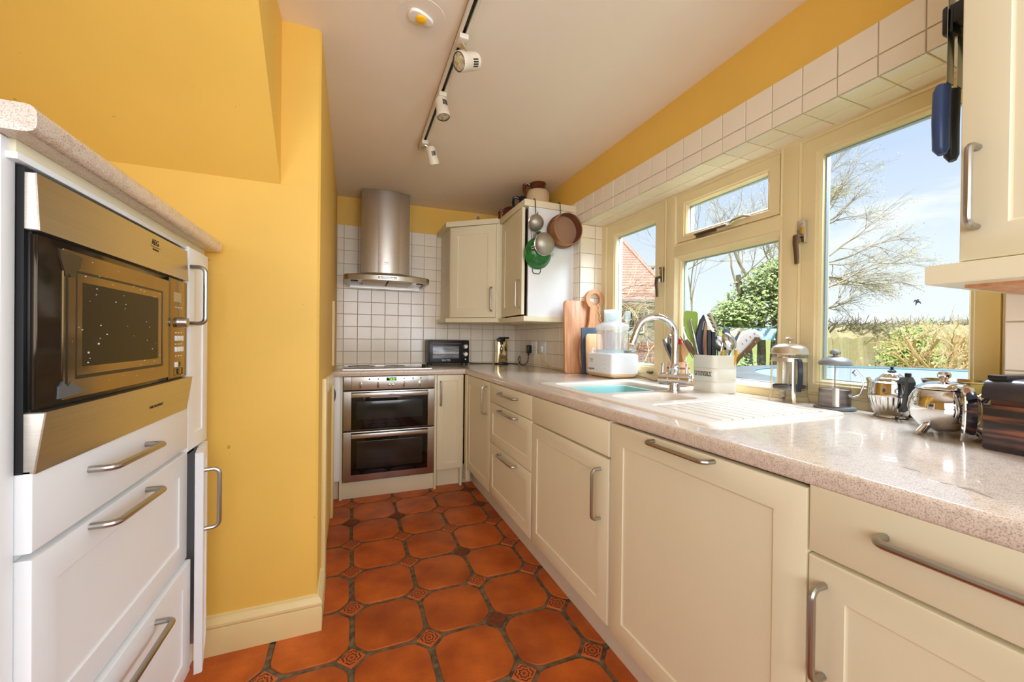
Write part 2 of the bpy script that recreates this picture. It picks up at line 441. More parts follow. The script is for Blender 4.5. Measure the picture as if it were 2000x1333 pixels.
rg = random.Random(3)
diad = dia0.data.copy(); diad.materials[0] = TERRADARK
for j in range(-7, 6):
    for i in range(-5, 4):
        x, y = TX + PX * i, TY + PY * j
        ox, oy = x + PX / 2, y + PY / 2
        for k, (src, px, py) in enumerate(((oct0, ox, oy), (dia0, x, y))):
            if px > .2 or px < -2.1 or py > 3.0: continue
            if px < -1.02 and py > 1.80: continue
            o = src if first[k] else src.copy()
            if not first[k]: COL.objects.link(o)
            first[k] = False
            o.location = (px + rg.uniform(-.002, .002), py + rg.uniform(-.002, .002), rg.uniform(-.0012, .0006))
            o.rotation_euler = (rg.uniform(-.003, .003), rg.uniform(-.003, .003), rg.uniform(-.012, .012))
            if k and rg.random() < .28 and not (abs(px + .5) < .05 and py < 1.8): o.data = diad

def struct(o): o['kind'] = 'structure'; INV.setdefault(o, Matrix.Identity(4)); return o
XW, YB, K = .625, 3.393, .856
def ceilz(x, y): return 2.2121 + .007 * (x - .6) - .0126 * (y - 1.5)
# ceiling, slightly out of level
mb = MB(); pts = [(-1.013, -3.3), (.95, -3.3), (.95, 3.6), (-1.013, 3.6)]
mb.rings([[(x, y, ceilz(x, y)) for x, y in pts], [(x, y, ceilz(x, y) + .12) for x, y in pts]], cap0=True, cap1=True)
pts = [(-2.75, -3.3), (-1.013, -3.3), (-1.013, .98), (-2.75, .98)]
mb.rings([[(x, y, ceilz(x, y)) for x, y in pts], [(x, y, ceilz(x, y) + .12) for x, y in pts]], cap0=True, cap1=True)
struct(mb.build('ceiling', CEIL))
# walls
wb = struct(B(-1.0, .95, YB, YB + .12, 0, 2.26).build('wall_back', YELLOW))
WY0, WY1, WZ0, WZ1 = .428, 2.287, K - .01, 1.845
mb = MB()
mb.box(XW, .86, -3.3, WY0, 0, 2.26).box(XW, .86, WY1, YB, 0, 2.26).box(XW, .86, WY0, WY1, 0, .80).box(XW, .86, WY0, WY1, WZ1 + .006, 2.26)
wr = struct(mb.build('wall_right', YELLOW))
mb = MB().prism([(-2.75, 1.624), (-.893, 1.624), (-.885, 1.632), (-.885, YB), (-2.75, YB)], 'z', 0, 2.25)
wl = struct(mb.build('wall_left', YELLOW))
struct(MB().prism([(1.63, 1.612), (1.63, 2.4), (.80, 2.4)], 'x', -2.75, -1.013).build('wall_stair_soffit', YELLOW))
struct(B(-2.87, -2.75, -3.3, 1.7, 0, 2.5).build('wall_far_left', YELLOW))
struct(B(-2.87, .95, -3.42, -3.3, 0, 2.3).build('wall_rear', YELLOW))
# skirting on the wall end
def skirt_prof(): return [(0, 0), (.018, 0), (.018, .085), (.016, .09), (.019, .096), (.019, .104), (.013, .116), (.007, .122), (.006, .128), (0, .13)]
mb = MB()
pr = skirt_prof()
def sk(a): return [(a(d), z) for d, z in pr]
p1 = [[(-1.75, 1.624 - d, z) for d, z in pr], [(-.885 + d, 1.624 - d, z) for d, z in pr], [(-.885 + d, 1.80, z) for d, z in pr]]
mb.rings(p1, cap0=True, cap1=True)
struct(mb.build('baseboard_left', CREAMY, ang=25))
# little panelled hatch low on the return of the wall
t1 = struct(B(-.885, -.868, 1.80, 1.90, 0, .905, bev=.003).build('trim_1', CREAMY))
B(-.885, -.868, 2.58, 2.66, 0, .83, bev=.003).build('hatch_post', CREAMY, t1)
B(-.885, -.880, 1.90, 2.58, .05, .86).build('hatch_panel', YELLOW, t1)
mb = MB().prism([(1.90, .905), (1.90, .84), (2.66, .80), (2.66, .865)], 'x', -.885, -.866); mb.build('hatch_top_rail', CREAMY, t1)
B(-.885, -.872, 2.70, 2.72, .90, 1.30).build('edge_bead', CREAMY, t1)

# ---------------------------------------------------------------- tiles
def tile_run(parent, fn, a_edges, b_edges, skip=None, t=.005, g=.0016):
    """one object per tile; a_edges / b_edges are joint positions"""
    cache = {}
    for i in range(len(a_edges) - 1):
        for j in range(len(b_edges) - 1):
            a0, a1, b0, b1 = a_edges[i], a_edges[i + 1], b_edges[j], b_edges[j + 1]
            if a1 - a0 < .008 or b1 - b0 < .008 or (skip and skip(a0, a1, b0, b1)): continue
            w, h = a1 - a0 - 2 * g, b1 - b0 - 2 * g
            key = (round(w, 3), round(h, 3))
            ca, cb = (a0 + a1) / 2, (b0 + b1) / 2
            o0 = Vector(fn(ca, cb, 0))
            if key not in cache:
                mb = MB(); rpanel(mb, -w / 2, w / 2, -h / 2, h / 2, [(0, 0), (0, t - .0015), (.0018, t)], lambda a, b, n: tuple(Vector(fn(ca + a, cb + b, n)) - o0))
                o = mb.build('wall_tile', TILE, parent); cache[key] = o.data
            else: o = link('wall_tile', cache[key], parent)
            o.location = o0
            if rg.random() < .5: o.rotation_euler = (rg.uniform(-.006, .006), 0, rg.uniform(-.006, .006))
PT = .1036
rows = [.856, .868, .966, 1.064, 1.162, 1.26, 1.358, 1.459, 1.56, 1.655, 1.758, 1.853, 1.957]
cols = [-.884] + [-.834 + PT * k for k in range(0, 15)]
cols = [c for c in cols if c < .61] + [.622]
B(-.885, XW, YB - .0012, YB + .001, K, 1.957).build('grout_bed', GROUT, wb)
tile_run(wb, lambda a, b, n: (a, YB - .001 - n, b), cols, rows, skip=lambda a0, a1, b0, b1: (a0 > -.02 and b0 > 1.27) or (a0 > -.66 and a1 < -.40 and b0 > 1.6))
# right wall
t0 = 1.9178
yl = sorted([t0 + PT * k for k in range(-15, 15) if .45 < t0 + PT * k < 3.36] + [YB - .006, .428])
zl = [1.845, 1.905, 2.003]
B(XW - .0012, XW + .001, -.5, YB, WZ1, 2.003).build('grout_bed', GROUT, wr)
B(XW - .0012, XW + .001, WY1, YB, K, WZ1).build('grout_bed', GROUT, wr)
fr = lambda a, b, n: (XW - .001 - n, a, b)
tile_run(wr, fr, [y for y in yl if y < 2.5], zl)
tile_run(wr, fr, [y for y in yl if y > WY1 + .03] and [2.289] + [y for y in yl if y > WY1 + .03], rows[:6], skip=None)
tile_run(wr, fr, [2.289, 2.3325, 2.40], [r for r in rows[5:] if r < 1.85] + [1.845])
B(XW - .0012, XW + .001, -.6, WY0, K, WZ1).build('grout_bed', GROUT, wr)
tile_run(wr, fr, [.118, .222, .325, .427], [.856, .905, 1.018, 1.13, 1.24, 1.35])
# soffit and far jamb of the window recess
B(XW, .80, WY0, WY1, WZ1 + .004, WZ1 + .0065).build('grout_bed', GROUT, wr)
tile_run(wr, lambda a, b, n: (b, a, WZ1 + .005 - n), [WY0 + .002] + [y for y in yl if .45 < y < 2.25] + [WY1 - .002], [XW + .001, .722, .80])
B(XW, .80, WY1 - .001, WY1 + .001, K, WZ1).build('grout_bed', GROUT, wr)
tile_run(wr, lambda a, b, n: (a, WY1 - .001 - n, b), [XW + .001, .742, .80], [r for r in rows if r < 1.83] + [1.845])

# ---------------------------------------------------------------- window
win = struct(thing('window_1', None, None))
FX = .795                                           # room face of the frame
def bar(name, y0, y1, z0, z1, x0=FX, x1=.865, bev=.003, par=None, m=None):
    return B(x0, x1, y0, y1, z0, z1, bev=bev).build(name, m or FRAMEP, par or win)
ZF0, ZF1 = .856, 1.90
bar('frame_jamb', 2.235, 2.31, ZF0, ZF1); bar('frame_jamb', .40, .475, ZF0, ZF1)
bar('frame_head', .47, 2.24, 1.835, ZF1 + .02); bar('frame_sill', .47, 2.24, .80, .885)
bar('mullion', 1.625, 1.685, .88, 1.84); bar('mullion', 1.0, 1.062, .88, 1.84)
bar('transom', 1.06, 1.63, 1.52, 1.575)
def bead(y0, y1, z0, z1):                            # moulded inner edge round an opening
    mb = MB()
    L2 = []
    for i, x in ((0, FX + .001), (.006, FX - .003), (.012, FX + .004), (.016, FX + .012), (.016, FX + .05), (0, FX + .05)):
        L2.append([(x, y0 + i, z0 + i), (x, y1 - i, z0 + i), (x, y1 - i, z1 - i), (x, y0 + i, z1 - i)])
    mb.rings(L2); return mb.build('frame_bead', FRAMEP, win, ang=20)
bead(1.685, 2.24, .885, 1.84); bead(1.06, 1.628, 1.572, 1.84); bead(1.06, 1.628, .885, 1.523); bead(.472, 1.003, .885, 1.84)
def sash(name, y0, y1, z0, z1, w, x0, x1, wb=None):
    """an opening light: four rails with a chamfered rebate, its pane a sub-part"""
    mb = MB(); wb = wb or w
    def lp(i, x, ib=None):
        ib = i if ib is None else ib
        return [(x, y0 + i, z0 + ib), (x, y1 - i, z0 + ib), (x, y1 - i, z1 - i), (x, y0 + i, z1 - i)]
    mb.rings([lp(0, x1), lp(0, x0), lp(w - .016, x0, wb - .016), lp(w - .012, x0 + .004, wb - .012), lp(w - .006, x0 + .006, wb - .006), lp(w, x0 + .014, wb), lp(w, x1, wb), lp(0, x1)])
    s = mb.build(name, FRAMEP, win, ang=20)
    g = MB().rings([lp(w - .004, x0 + .028, wb - .004)], cap0=True).build('pane', PANE, s, smooth=False)
    g2 = MB().rings([lp(w - .004, x0 + .046, wb - .004)], cap0=True).build('pane', PANE, s, smooth=False)
    # pale metal spacer of the double glazing
    MB().rings([lp(w - .002, x0 + .030, wb - .002), lp(w + .004, x0 + .030, wb + .004), lp(w + .004, x0 + .044, wb + .004), lp(w - .002, x0 + .044, wb - .002)]).build('spacer', mat('spacer_bar', (166, 182, 196), .4, .3) if 'spacer_bar' not in bpy.data.materials else bpy.data.materials['spacer_bar'], s, smooth=False)
    return s
s1 = sash('sash', 1.700, 2.220, .892, 1.826, .082, FX + .003, FX + .06, .05)
s2 = sash('vent_sash', 1.075, 1.612, 1.588, 1.826, .058, FX + .003, FX + .06, .042)
s3 = sash('fixed_light', 1.075, 1.612, .892, 1.508, .016, FX + .012, FX + .065)
s4 = sash('sash', .488, .988, .892, 1.826, .062, FX + .003, FX + .06, .05)
# catches and stays
BRASS = mat('tarnished_metal', (120, 104, 88), .35, .9)
def catch(y, z, par):
    mb = MB().box(FX - .012, FX + .006, y - .017, y + .012, z - .035, z + .05, bev=.003)
    mb.build('catch_plate', CHROME, par)
    MB().tube([(FX - .012, y, z - .005), (FX - .034, y, z - .012), (FX - .040, y - .002, z - .04), (FX - .036, y - .004, z - .085), (FX - .034, y - .004, z - .115)], [.011, .012, .010, .009, .008], 10, flat=.7).build('catch_handle', BRASS, par)
catch(.985, 1.485, win)
catch(1.715, 1.43, win)
mb = MB().tube([(FX - .012, 1.48, 1.60), (FX - .014, 1.28, 1.602)], .008, 8, flat=.6); mb.build('vent_stay_bar', BRASS, win)
MB().tube([(FX - .010, 1.47, 1.588), (FX - .012, 1.36, 1.594)], .007, 8).build('vent_stay_pin', BRASS, win)
MB().tube([(FX - .014, 1.30, 1.600), (FX - .028, 1.275, 1.598), (FX - .034, 1.25, 1.606), (FX - .036, 1.20, 1.610), (FX - .03, 1.175, 1.602)], [.008, .010, .008, .006, .005], 8).build('vent_stay_handle', CHROME, win)
MB().tube([(FX - .003, 1.815, .898), (FX - .014, 1.80, .900), (FX - .016, 1.78, .897), (FX - .008, 1.765, .899)], .007, 8).build('stay_pin', BRASS, win)
B(FX - .014, FX + .004, .60, .76, .885, .894, bev=.002).build('casement_stay', BRASS, win)
B(FX - .012, FX + .002, .70, .73, .864, .886, bev=.002).build('stay_bracket', FRAMEP, win)
# ---------------------------------------------------------------- worktops and sink
def nose(x_front, sgn=1, h=.038, z1=K, axis='x'):
    """section of a worktop edge: rounded front top and bottom"""
    r = .011; pts = []
    for k in range(6):
        t = k / 5 * PI / 2
        pts.append((x_front + sgn * (r - r * math.sin(t)), z1 - r + r * math.cos(t)))
    for k in range(4):
        t = k / 3 * PI / 2
        pts.append((x_front + sgn * (.006 - .006 * math.cos(t)), z1 - h + .006 - .006 * math.sin(t)))
    return pts
SX0, SX1, SY0, SY1 = .085, .640, .742, 1.790          # sink outline
t = thing('worktop', 'long speckled beige worktop running under the window', 'worktop', (0, 1.4, K))
mb = MB()
pf = nose(-.002) + [(SX0 + .03, K - .038), (SX0 + .03, K)]
mb.prism(pf, 'y', -.6, YB)
Z0 = K - .038
x0 = SX0 + .03
mb.box(x0, XW, -.6, SY0 + .03, Z0, K).box(x0, XW, SY1 - .03, YB, Z0, K).box(SX1 - .03, XW, SY0 + .03, SY1 - .03, Z0, K)
mb.box(XW, .80, WY0, WY1, Z0, K)
mb.build('worktop_slab', WORK, t)
WORN = mat('worn_laminate', (150, 128, 112), .5, var=.3, vscale=90)
for pts in (((.1434, .400), (.146, .388), (.143, .374), (.137, .373), (.1385, .385)), ((.0985, .334), (.104, .326), (.1035, .3185), (.099, .322)), ((.0975, .312), (.106, .306), (.1105, .300), (.104, .292), (.092, .279), (.0815, .267), (.088, .283), (.0935, .291))):
    MB().prism(list(pts), 'z', K - .0002, K + .0003).build('worn_patch', WORN, t, smooth=False)
t = thing('worktop', 'short speckled beige worktop over the double oven', 'worktop', (-.45, 3.1, K))
mb = MB()
mb.prism([(a, b) for a, b in nose(2.812)] + [(YB, K - .038), (YB, K)], 'x', -.885, -.003)
mb.build('worktop_slab', WORK, t)

SINKM = mat('cream_composite_sink', (232, 222, 208), .33, var=.06, vscale=200)
sk_ = thing('sink', 'cream composite inset sink with one and a half bowls and grooved drainer', 'sink', ((SX0 + SX1) / 2, (SY0 + SY1) / 2, K))
zt = K + .008
mb = MB()
out = rrect(SX0, SX1, SY0, SY1, .035, 6)
def inset(i): return rrect(SX0 + i, SX1 - i, SY0 + i, SY1 - i, .035 - i * .6, 6)
mb.rings([[(x, y, K) for x, y in out], [(x, y, K + .004) for x, y in out], [(x, y, K + .0068) for x, y in inset(.0015)], [(x, y, zt) for x, y in inset(.005)]])
b1 = rrect(.130, .565, 1.345, 1.725, .05, 7)           # main bowl
b2 = rrect(.150, .440, 1.105, 1.295, .04, 7)           # half bowl
dr = rrect(.150, .600, .775, 1.065, .03, 7)            # drainer
edges = []
for lp in (inset(.005), b1, b2, dr):
    vs = [mb.bm.verts.new((x, y, zt)) for x, y in lp]
    for i in range(len(vs)): edges.append(mb.bm.edges.new((vs[i], vs[(i + 1) % len(vs)])))
bmesh.ops.triangle_fill(mb.bm, use_beauty=True, use_dissolve=False, edges=edges)
mb.build('sink_rim', SINKM, sk_, ang=30)
def bowl(x0, x1, y0, y1, r, depth, name):
    L2 = []
    for i, z in ((0, zt), (.003, zt - .0012), (.006, zt - .005), (.010, zt - .02), (.016, zt - depth + .03), (.022, zt - depth + .012), (.036, zt - depth)):
        L2.append([(x, y, z) for x, y in rrect(x0 + i, x1 - i, y0 + i, y1 - i, max(.012, r - i * .4), 7)])
    return MB().rings(L2, cap1=True).build(name, SINKM, sk_)
bw = bowl(.130, .565, 1.345, 1.725, .05, .165, 'bowl')
MB().lathe([(0, .004), (.038, .004), (.04, 0)], 20, M=Matrix.Translation((.35, 1.53, zt - .165))).build('drain', CHROME, bw)
bw = bowl(.150, .440, 1.105, 1.295, .04, .12, 'half_bowl')
MB().lathe([(0, .004), (.038, .004), (.04, 0)], 20, M=Matrix.Translation((.30, 1.20, zt - .12))).build('drain', CHROME, bw)
L2 = []
for i, z in ((0, zt), (.003, zt - .002), (.006, zt - .010)): L2.append([(x, y, z) for x, y in rrect(.150 + i, .600 - i, .775 + i, 1.065 - i, .03 - i, 7)])
dd = MB().rings(L2, cap1=True).build('drainer', SINKM, sk_)
for k in range(10):
    x = .185 + k * .042
    e0 = .792
    MB().prism([(x - .0178, zt - .0105), (x - .0172, zt - .0012), (x + .0172, zt - .0012), (x + .0178, zt - .0105)], 'y', e0, 1.045, bev=.0012, seg=1).build('drainer_rib', SINKM, dd)
# washing-up bowl
TEAL = mat('pale_green_plastic', (150, 206, 204), .3)
wu = thing('washing_up_bowl', 'pale green plastic washing-up bowl sitting inside the main sink bowl', 'bowl', (.345, 1.54, zt - .165))
L2 = []
for i, z in ((.030, -.163), (.010, -.06), (.004, -.026), (-.012, -.022), (-.012, -.017), (.006, -.017), (.012, -.03), (.034, -.155)):
    L2.append([(x, y, zt + z) for x, y in rrect(.19 + i, .515 - i, 1.41 + i, 1.68 - i, .035, 6)])
MB().rings(L2, cap0=True, cap1=True).build('tub', TEAL, wu)

# mixer tap
tp = thing('mixer_tap', 'chrome mixer tap with tall swan-neck spout at the back of the sink', 'tap', (.495, 1.305, zt))
bx, by = .495, 1.305
T = Matrix.Translation((bx, by, zt))
MB().lathe([(0, 0), (.027, 0), (.027, .004), (.023, .007), (.021, .03), (.021, .05)], 24, M=T).build('tap_base', CHROME, tp)
v0, v1 = Vector((bx, by, 0)), None
ca = Vector((.55, -.83, 0)).normalized()                # direction of the cross body
c0 = Vector((bx, by, zt + .052))
c0b = c0 - ca * .062; c1b = c0 + ca * .062
L_ = (c1b - c0b).length
cb_ = MB().lathe([(0, 0), (.024, 0), (.0265, .003), (.0265, .038), (.0255, .039), (.0255, .041), (.0265, .042), (.0265, .082), (.0255, .083), (.0255, .085), (.0265, .086), (.0265, L_ - .003), (.024, L_), (0, L_ + .001)], 26, M=AX(c0b, ca)).build('cross_body', CHROME, tp)
MB().lathe([(.0225, L_), (.021, L_ + .005), (.013, L_ + .0065), (.012, L_ + .004), (.006, L_ + .004), (0, L_ + .006)], 20, M=AX(c0b, ca)).build('handle_cap', SILVER, tp)
for s in (-1, 1):
    q = c0 + ca * s * .048
    MB().tube([q + Vector((0, 0, .02)), q + Vector((0, 0, .05)), q + Vector((0, 0, .066))], [.0065, .0055, .006], 12).build('lever', CHROME, tp)
MB().lathe([(.019, .0), (.019, .016), (.021, .02), (.021, .036), (.016, .042), (.0135, .048)], 22, M=Matrix.Translation((bx, by, zt + .07))).build('spout_collar', CHROME, tp)
sp = Vector((-.72, .30, 0)).normalized()
pts = [Vector((bx, by, zt + .10)), Vector((bx, by, zt + .16)), Vector((bx, by, zt + .235))]
Rr = .082
for k in range(1, 15):
    a = k / 14 * PI * .93
    pts.append(Vector((bx, by, zt + .235)) + sp * (Rr - Rr * math.cos(a)) + Vector((0, 0, Rr * .98 * math.sin(a))))
pts.append(pts[-1] + (pts[-1] - pts[-2]).normalized() * .045)
MB().tube(pts, .0135, 16).build('spout', CHROME, tp, ang=50)
a, b = pts[-1], pts[-1] + (pts[-1] - pts[-2]).normalized() * .012
MB().tube([a, b], .0142, 16).build('spout_tip', CHROME, tp)

# ---------------------------------------------------------------- base cabinets under the window
RX = lambda a, b, n: (-n, a, b)                         # right-hand run: doors face the room
ZB, ZT = .150, .815
def front(par, name, a0, a1, b0, b1, fn, m=CREAM, t=.02, shaker=True, w=.058):
    mb = MB(); rpanel(mb, a0, a1, b0, b1, SHAKER(t, w) if shaker else SLAB(t), fn)
    return mb.build(name, m, par, ang=25)
RXD = lambda a, b, n: (.02 - n, a, b)
def carcass(par, y0, y1): return B(.022, .58, y0, y1, .148, ZT - .002).build('carcass', CREAM, par)
def hr(par, p0, p1): return dhandle(p0, p1, (-1, 0, 0), .034).build('handle', NICKEL, par)
g = .0018
c = thing('base_cabinet', 'cream base cabinet with one tall narrow door in the corner beyond the drawers', 'cabinet', (.3, 2.5, 0))
carcass(c, 2.269, 2.80)
d = front(c, 'door', 2.269 + g, 2.765, ZB, ZT, RXD); hr(d, (0, 2.318, .617), (0, 2.318, .785))
B(-.003, .03, 2.768, 2.826, ZB - .1, ZT, bev=.002).build('corner_post', CREAM, c)
c = thing('base_cabinet', 'cream base cabinet with three stacked drawers', 'cabinet', (.3, 1.97, 0))
carcass(c, 1.669, 2.269)
d = front(c, 'drawer', 1.669 + g, 2.269 - g, .703, ZT, RXD, shaker=False); hr(d, (0, 1.83, .776), (0, 2.062, .776))
d = front(c, 'drawer', 1.669 + g, 2.269 - g, .462, .699, RXD); hr(d, (0, 1.83, .679), (0, 2.062, .679))
d = front(c, 'drawer', 1.669 + g, 2.269 - g, ZB, .458, RXD); hr(d, (0, 1.835, .437), (0, 2.062, .437))
c = thing('base_cabinet', 'cream sink base cabinet with blank top panel and one wide door', 'cabinet', (.3, 1.37, 0))
mb = MB().box(.022, .58, 1.069, 1.669, .148, .66).box(.022, .075, 1.069, 1.669, .66, ZT - .002); mb.build('carcass', CREAM, c)
d = front(c, 'blank_panel', 1.069 + .006, 1.669 - g, .698, ZT, RXD, shaker=False)
d = front(c, 'door', 1.069 + .006, 1.669 - g, ZB, .690, RXD); hr(d, (0, 1.118, .482), (0, 1.118, .648))
c = thing('dishwasher', 'integrated dishwasher behind a large cream panelled door with top handle', 'dishwasher', (.3, .77, 0))
B(.022, .58, .474, 1.056, .148, ZT - .016).build('body', WHITEPL, c)
d = front(c, 'door', .469 + g, 1.064, ZB - .01, ZT - .004, RXD, w=.062); hr(d, (0, .672, .801), (0, .868, .801))
c = thing('base_cabinet', 'cream base cabinet nearest the camera with long-handled drawer above a door', 'cabinet', (.3, .17, 0))
carcass(c, -.131, .469)
d = front(c, 'drawer', -.131, .469 - g, .700, .820, RXD, shaker=False); dhandle((0, .016, .774), (0, .356, .774), (-1, 0, 0), .034, .0065).build('handle', NICKEL, d)
d = front(c, 'door', -.131, .469 - g, ZB, .693, RXD); dhandle((0, .440, .490), (0, .440, .650), (-1, 0, 0), .034, .006).build('handle', NICKEL, d)
c = thing('kickboard', 'pale kickboard along the foot of the window-side cabinets', 'kickboard', (.08, 1.2, 0))
B(.074, .090, -.6, 2.86, 0, .148).build('board', PLINTH, c)

# back run
FB = 2.826
BK = lambda a, b, n: (a, FB + .02 - n, b)
c = thing('filler_panel', 'narrow white filler panel between the yellow wall and the oven', 'panel', (-.865, FB, 0))
B(-.884, -.841, FB, FB + .02, .133, .816, bev=.002).build('board', WHITE, c)
mb = MB().lathe([(0, .012), (.012, .010), (.017, 0)], 18, M=AX((-.882, FB, .70), (0, -1, 0)) @ Matrix.Diagonal((1, 2.9, 1, 1))); mb.build('dark_grip', BLACK, c)
B(-.884, -.845, FB + .055, FB + .07, 0, .133).build('foot_board', PLINTH, c)
c = thing('oven_housing', 'cream oven housing with side panels running down to the floor', 'cabinet', (-.52, 3.05, 0))
B(-.842, -.824, FB + .012, 3.36, 0, .816, bev=.001).build('side_panel', CREAM, c)
B(-.222, -.206, FB + .004, 3.36, 0, .816, bev=.001).build('side_panel', CREAM, c)
B(-.824, -.222, FB + .030, FB + .046, 0, .112, bev=.001).build('plinth', CREAM, c)
c = thing('base_cabinet', 'slim cream base cabinet with one narrow door right of the oven', 'cabinet', (-.11, 3.1, 0))
B(-.205, -.006, FB + .022, 3.36, .135, .814).build('carcass', CREAM, c)
d = front(c, 'door', -.204, -.012, .134, .814, BK, w=.045); dhandle((-.181, FB, .598), (-.181, FB, .768), (0, -1, 0), .032).build('handle', NICKEL, d)
B(-.03, -.016, FB + .012, 3.3, 0, .134).build('side_foot', CREAM, c)
B(-.205, .09, FB + .065, FB + .08, 0, .136).build('plinth', CREAM, c)

# corner wall cabinets
xf_ = .262
c = thing('wall_cabinet', 'cream diagonal corner wall cabinet with one door beside the cooker hood', 'cabinet', (.25, 3.1, 1.2))
PL = [(-.070, YB - .006), (-.070, 3.065), (.235, 2.80), (.62, 2.80), (.62, YB - .006)]
MB().prism(PL, 'z', 1.232, 1.935).build('carcass', CREAM, c)
p0, p1 = Vector((-.066, 3.064, 0)), Vector((.233, 2.804, 0)); u = (p1 - p0).normalized(); nn = Vector((-u.y, u.x, 0)) * -1
if nn.y > 0: nn = -nn
Wd = (p1 - p0).length
DG = lambda a, b, n: tuple(p0 + u * a + nn * (n + .002) + Vector((0, 0, b)))
d = front(c, 'door', .012, Wd - .006, 1.238, 1.931, DG, w=.065)
h0 = p0 + u * (Wd - .034) + nn * .022; dhandle(h0 + Vector((0, 0, 1.285)), h0 + Vector((0, 0, 1.46)), nn, .03).build('handle', NICKEL, d)
def offs(d_, z0, z1, name):
    a = (-.070 - d_, YB - .006); b = (-.070 - d_, 3.065 - d_ * .45); c2 = (.235 - d_ * .5, 2.79 - d_); e2 = (.62, 2.79 - d_)
    return MB().prism([a, b, (.243 - d_ * .45, 2.80 - d_ * .45), (.243 - d_ * .45, 2.812), (.62, 2.812), (.62, YB - .006)], 'z', z0, z1, bev=.002, seg=1).build(name, CREAM, c)
offs(.030, 1.200, 1.232, 'light_pelmet'); offs(.034, 1.935, 1.975, 'cornice')
c = thing('wall_cabinet', 'cream wall cabinet with door ajar and white end panel where sieves hang', 'cabinet', (.45, 2.6, 1.2))
B(xf_ + .03, .62, 2.375, 2.795, 1.232, 1.935).build('carcass', DARKIN, c)
B(xf_ + .022, .62, 2.357, 2.375, 1.226, 1.940, bev=.001).build('end_panel', WHITE, c)
ang = math.radians(3.0)
hp = Vector((xf_ + .022, 2.792, 0)); du = Vector((-math.sin(ang), -math.cos(ang), 0)); dn = Vector((-math.cos(ang), math.sin(ang), 0))
DD = lambda a, b, n: tuple(hp + du * a + dn * n + Vector((0, 0, b)))
d = front(c, 'door', .004, .428, 1.238, 1.931, DD, w=.065)
h0 = hp + du * .395 + dn * .02; dhandle(h0 + Vector((0, 0, 1.285)), h0 + Vector((0, 0, 1.462)), dn, .03).build('handle', NICKEL, d)
B(xf_ - .012, .62, 2.345, 2.812, 1.194, 1.228, bev=.002).build('light_pelmet', CREAM, c)
B(xf_ - .014, .62, 2.343, 2.812, 1.938, 1.980, bev=.002).build('cornice', CREAM, c)

# right-hand wall cabinet near the camera
c = thing('wall_cabinet', 'cream wall cabinet at right edge with long handle and knives on its side', 'cabinet', (.47, .1, 1.2))
B(.342, .62, -.10, .397, 1.236, 2.12).build('carcass', CREAM, c)
KX = lambda a, b, n: (.340 - n, a, b)
d = front(c, 'door', -.10, .395, 1.238, 2.12, KX, w=.062); dhandle((.32, .372, 1.30), (.32, .372, 1.45), (-1, 0, 0), .034, .0062).build('handle', NICKEL, d)
MB().prism([(.300, -.1), (.300, .436), (.62, .436), (.62, -.1)], 'z', 1.196, 1.234, bev=.002, seg=1).build('light_pelmet', CREAM, c)
B(.36, .62, -.09, .40, 1.190, 1.197).build('bottom_board', WOODB, c)
# ---------------------------------------------------------------- double oven, hob, hood
ov = thing('double_oven', 'stainless steel built-under double oven with black glass doors and green clock', 'oven', (-.52, 3.05, .12))
ox0, ox1, oy = -.820, -.224, FB - .004
B(ox0 + .004, ox1 - .004, FB + .02, 3.34, .120, .812).build('body', DARKIN, ov)
OV = lambda a, b, n: (a, oy + .022 - n, b)
def oslab(name, a0, a1, b0, b1, m, par, t=.022, e=.0): return rpanel(MB(), a0, a1, b0, b1, SLAB(t), lambda a, b, n: (a, oy + .022 - n - e, b)).build(name, m, par, ang=25)
fs = oslab('fascia', ox0, ox1, .727, .815, STEEL, ov)
oslab('fascia_rail', ox0 + .048, ox1 - .046, .727, .815, STEELH, fs, .004, .022)
B(ox0 + .05, ox1 - .05, oy - .0046, oy - .0038, .7795, .7805).build('fascia_line', DARKIN, fs)
oslab('display', -.552, -.486, .785, .808, BLACKG, fs, .002, .0262)
GREEN = mat('clock_green', (120, 255, 90), .4, emit=1.6)
text('16:57', .019, face((-.515, oy - .0287, .7965), (1, 0, 0), (0, 0, 1)), GREEN, fs, 'clock_digits')
for x in (-.716, -.604, -.435, -.322):
    k_ = MB().lathe([(0, .024), (.012, .023), (.014, .017), (.016, 0)], 18, M=AX((x, oy - .004, .757), (0, -1, 0)) @ Matrix.Diagonal((.62, 1.45, 1, 1))).build('knob', SILVER, fs)
for x in (-.532, -.508):
    MB().lathe([(0, .012), (.007, .011), (.009, .006), (.010, 0)], 16, M=AX((x, oy - .004, .757), (0, -1, 0))).build('button', SILVER, fs)
for x in (-.66, -.604, -.435, -.375, -.322):
    MB().lathe([(0, .0006), (.005, .0006), (.005, 0)], 12, M=AX((x, oy - .004, .798), (0, -1, 0))).build('symbol', INK, fs)
def odoor(b0, b1, name, bottom):
    d = oslab(name, ox0, ox1, b0, b1, STEEL, ov)
    gl = oslab('door_glass', ox0 + .048, ox1 - .046, b0 + bottom, b1 - .006, BLACKG, d, .003, .0222)
    mb = MB(); h = .030
    x0, x1 = ox0 + .050, ox1 - .048
    mb.box(x0, x1, oy - .034, oy - .024, b1 - .008 - h, b1 - .008, bev=.004)
    mb.box(x0, x0 + .02, oy - .026, oy - .002, b1 - .006 - h, b1 - .012).box(x1 - .02, x1, oy - .026, oy - .002, b1 - .006 - h, b1 - .012)
    mb.build('handle', STEELH, d)
    return d, gl
GREYGL = mat('oven_window', (44, 46, 44), .12, var=.2, vscale=5)
d1, g1 = odoor(.459, .719, 'upper_door', .004)
oslab('window_pane', -.742, -.306, .530, .652, GREYGL, d1, .0012, .0250)
text('NEFF', .013, face((-.52, oy - .0345, .719 - .023), (1, 0, 0), (0, 0, 1)), INK, d1, wx=1.5)
